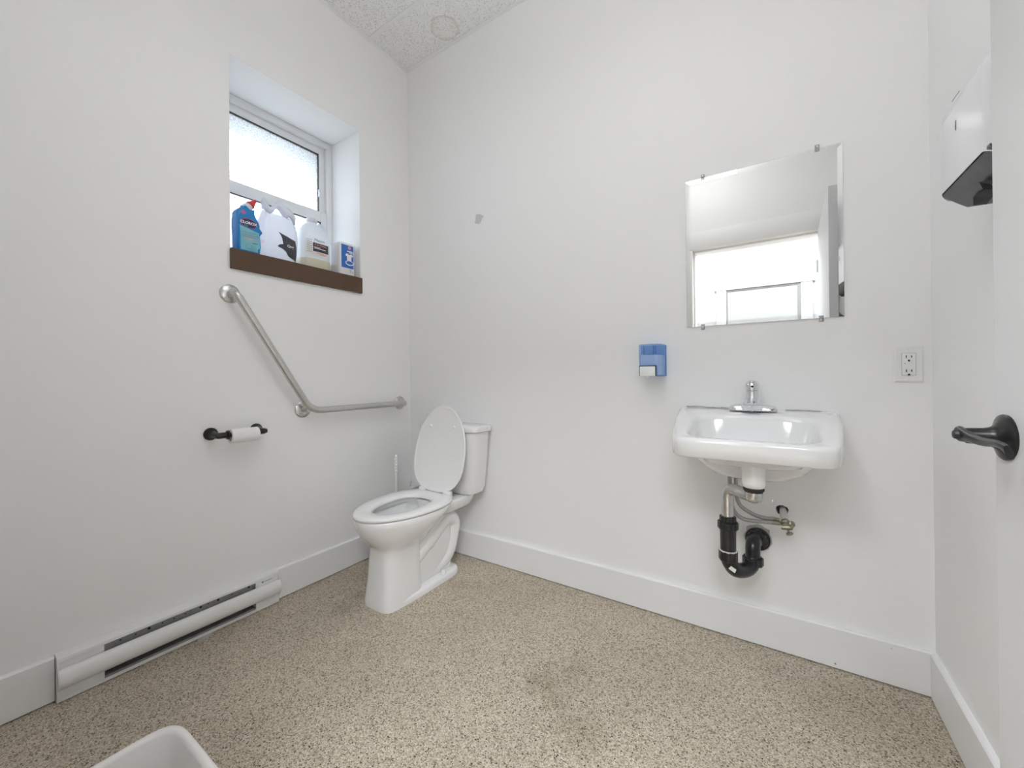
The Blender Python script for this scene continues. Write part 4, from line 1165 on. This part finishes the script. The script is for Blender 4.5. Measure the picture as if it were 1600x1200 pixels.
obj('jug_body', bm, ['jug_cream', 'jug_plastic'], t, smooth=50)
bm = new(); lathe(bm, (JX, JY, 1.886), (0, 0, 1), [(0, .0255), (.002, .027), (.018, .027), (.020, .025)], 28); obj('cap', bm, 'collar_white', t)
bm = new(); tube(bm, fillet([(JX + .02, JY + .030, 1.874), (JX + .01, JY + .070, 1.868), (JX, JY + .082, 1.80)], .03, 8), .011, 12); obj('jug_handle', bm, 'jug_plastic', t, smooth=70)
AW = (.94, -.34, 0); RT = (.34, .94, 0)
decal('label_panel', rectpoly(.125, .075, 14, 4), tree, -.570, 1.7195, 'label_white', t, off=.0004, away=AW, right=RT, x=-.08)
decal('lettering', text_bm('Maxim', .020, shear=.15), tree, -.560, 1.771, 'print_black', t, off=.001, away=AW, right=RT, x=-.08)
decal('dark_panel', rectpoly(.082, .046, 12, 3), tree, -.551, 1.7335, 'print_black', t, off=.0008, away=AW, right=RT, x=-.08)
decal('lettering', text_bm('ICE PEARL', .0150, bold=.0004), tree, -.551, 1.746, 'pink_print', t, off=.0014, away=AW, right=RT, x=-.08)
decal('text_line', rectpoly(.034, .0032), tree, -.571, 1.7335, 'print_white', t, off=.0013, away=AW, right=RT, x=-.08)
decal('text_line', rectpoly(.062, .0036), tree, -.556, 1.7275, 'print_white', t, off=.0013, away=AW, right=RT, x=-.08)
decal('text_line', rectpoly(.052, .0028), tree, -.548, 1.7035, 'pink_print', t, off=.0013, away=AW, right=RT, x=-.08)
decal('text_line', rectpoly(.034, .0028), tree, -.543, 1.697, 'pink_print', t, off=.0013, away=AW, right=RT, x=-.08)
for k in range(7):
    decal('text_line', rectpoly(.026 - .003 * (k % 3), .0018), tree, -.616, 1.768 - k * .0105, 'print_grey', t, off=.001, away=(.75, -.66, 0), right=(.66, .75, 0), x=-.08)

# --- white and blue wrapped pack
t = thing('wrapped_pack', (-.085, -.425, SZ), 'white pack with blue laundry print at the right end of the sill', 'pack')
bm = new(); box(bm, -.128, -.030, -.472, -.374, SZ, 1.792, bevel=.014, seg=4)
tree = bvh(bm)
obj('pack_body', bm, 'pack_white', t, smooth=50)
decal('blue_panel', rectpoly(.084, .128, 8, 6), tree, -.420, 1.712, 'pack_blue', t, off=.0005)
decal('emblem', ellipse2(.010, .010), tree, -.412, 1.763, 'pink_print', t, off=.0009)
decal('text_line', rectpoly(.034, .0055), tree, -.410, 1.743, 'print_white', t, off=.0009); decal('text_line', rectpoly(.026, .0045), tree, -.402, 1.736, 'print_white', t, off=.0009)
shirt = [(-.014, -.020), (.014, -.020), (.014, .004), (.020, .002), (.024, .012), (.014, .019), (.006, .017), (0, .013), (-.006, .017), (-.014, .019), (-.024, .012), (-.020, .002), (-.014, .004)]
decal('shirt_print', poly2(shirt), tree, -.414, 1.711, 'print_white', t, off=.0009)
decal('basin_print', ellipse2(.026, .014), tree, -.412, 1.678, 'print_white', t, off=.001); decal('basin_print', ellipse2(.021, .0095), tree, -.412, 1.679, 'pack_blue', t, off=.0013)
decal('lettering', text_bm('5', .022), tree, -.408, 1.633, 'print_grey', t, off=.0009); decal('lettering', text_bm('kg', .010), tree, -.394, 1.629, 'print_grey', t, off=.0009)
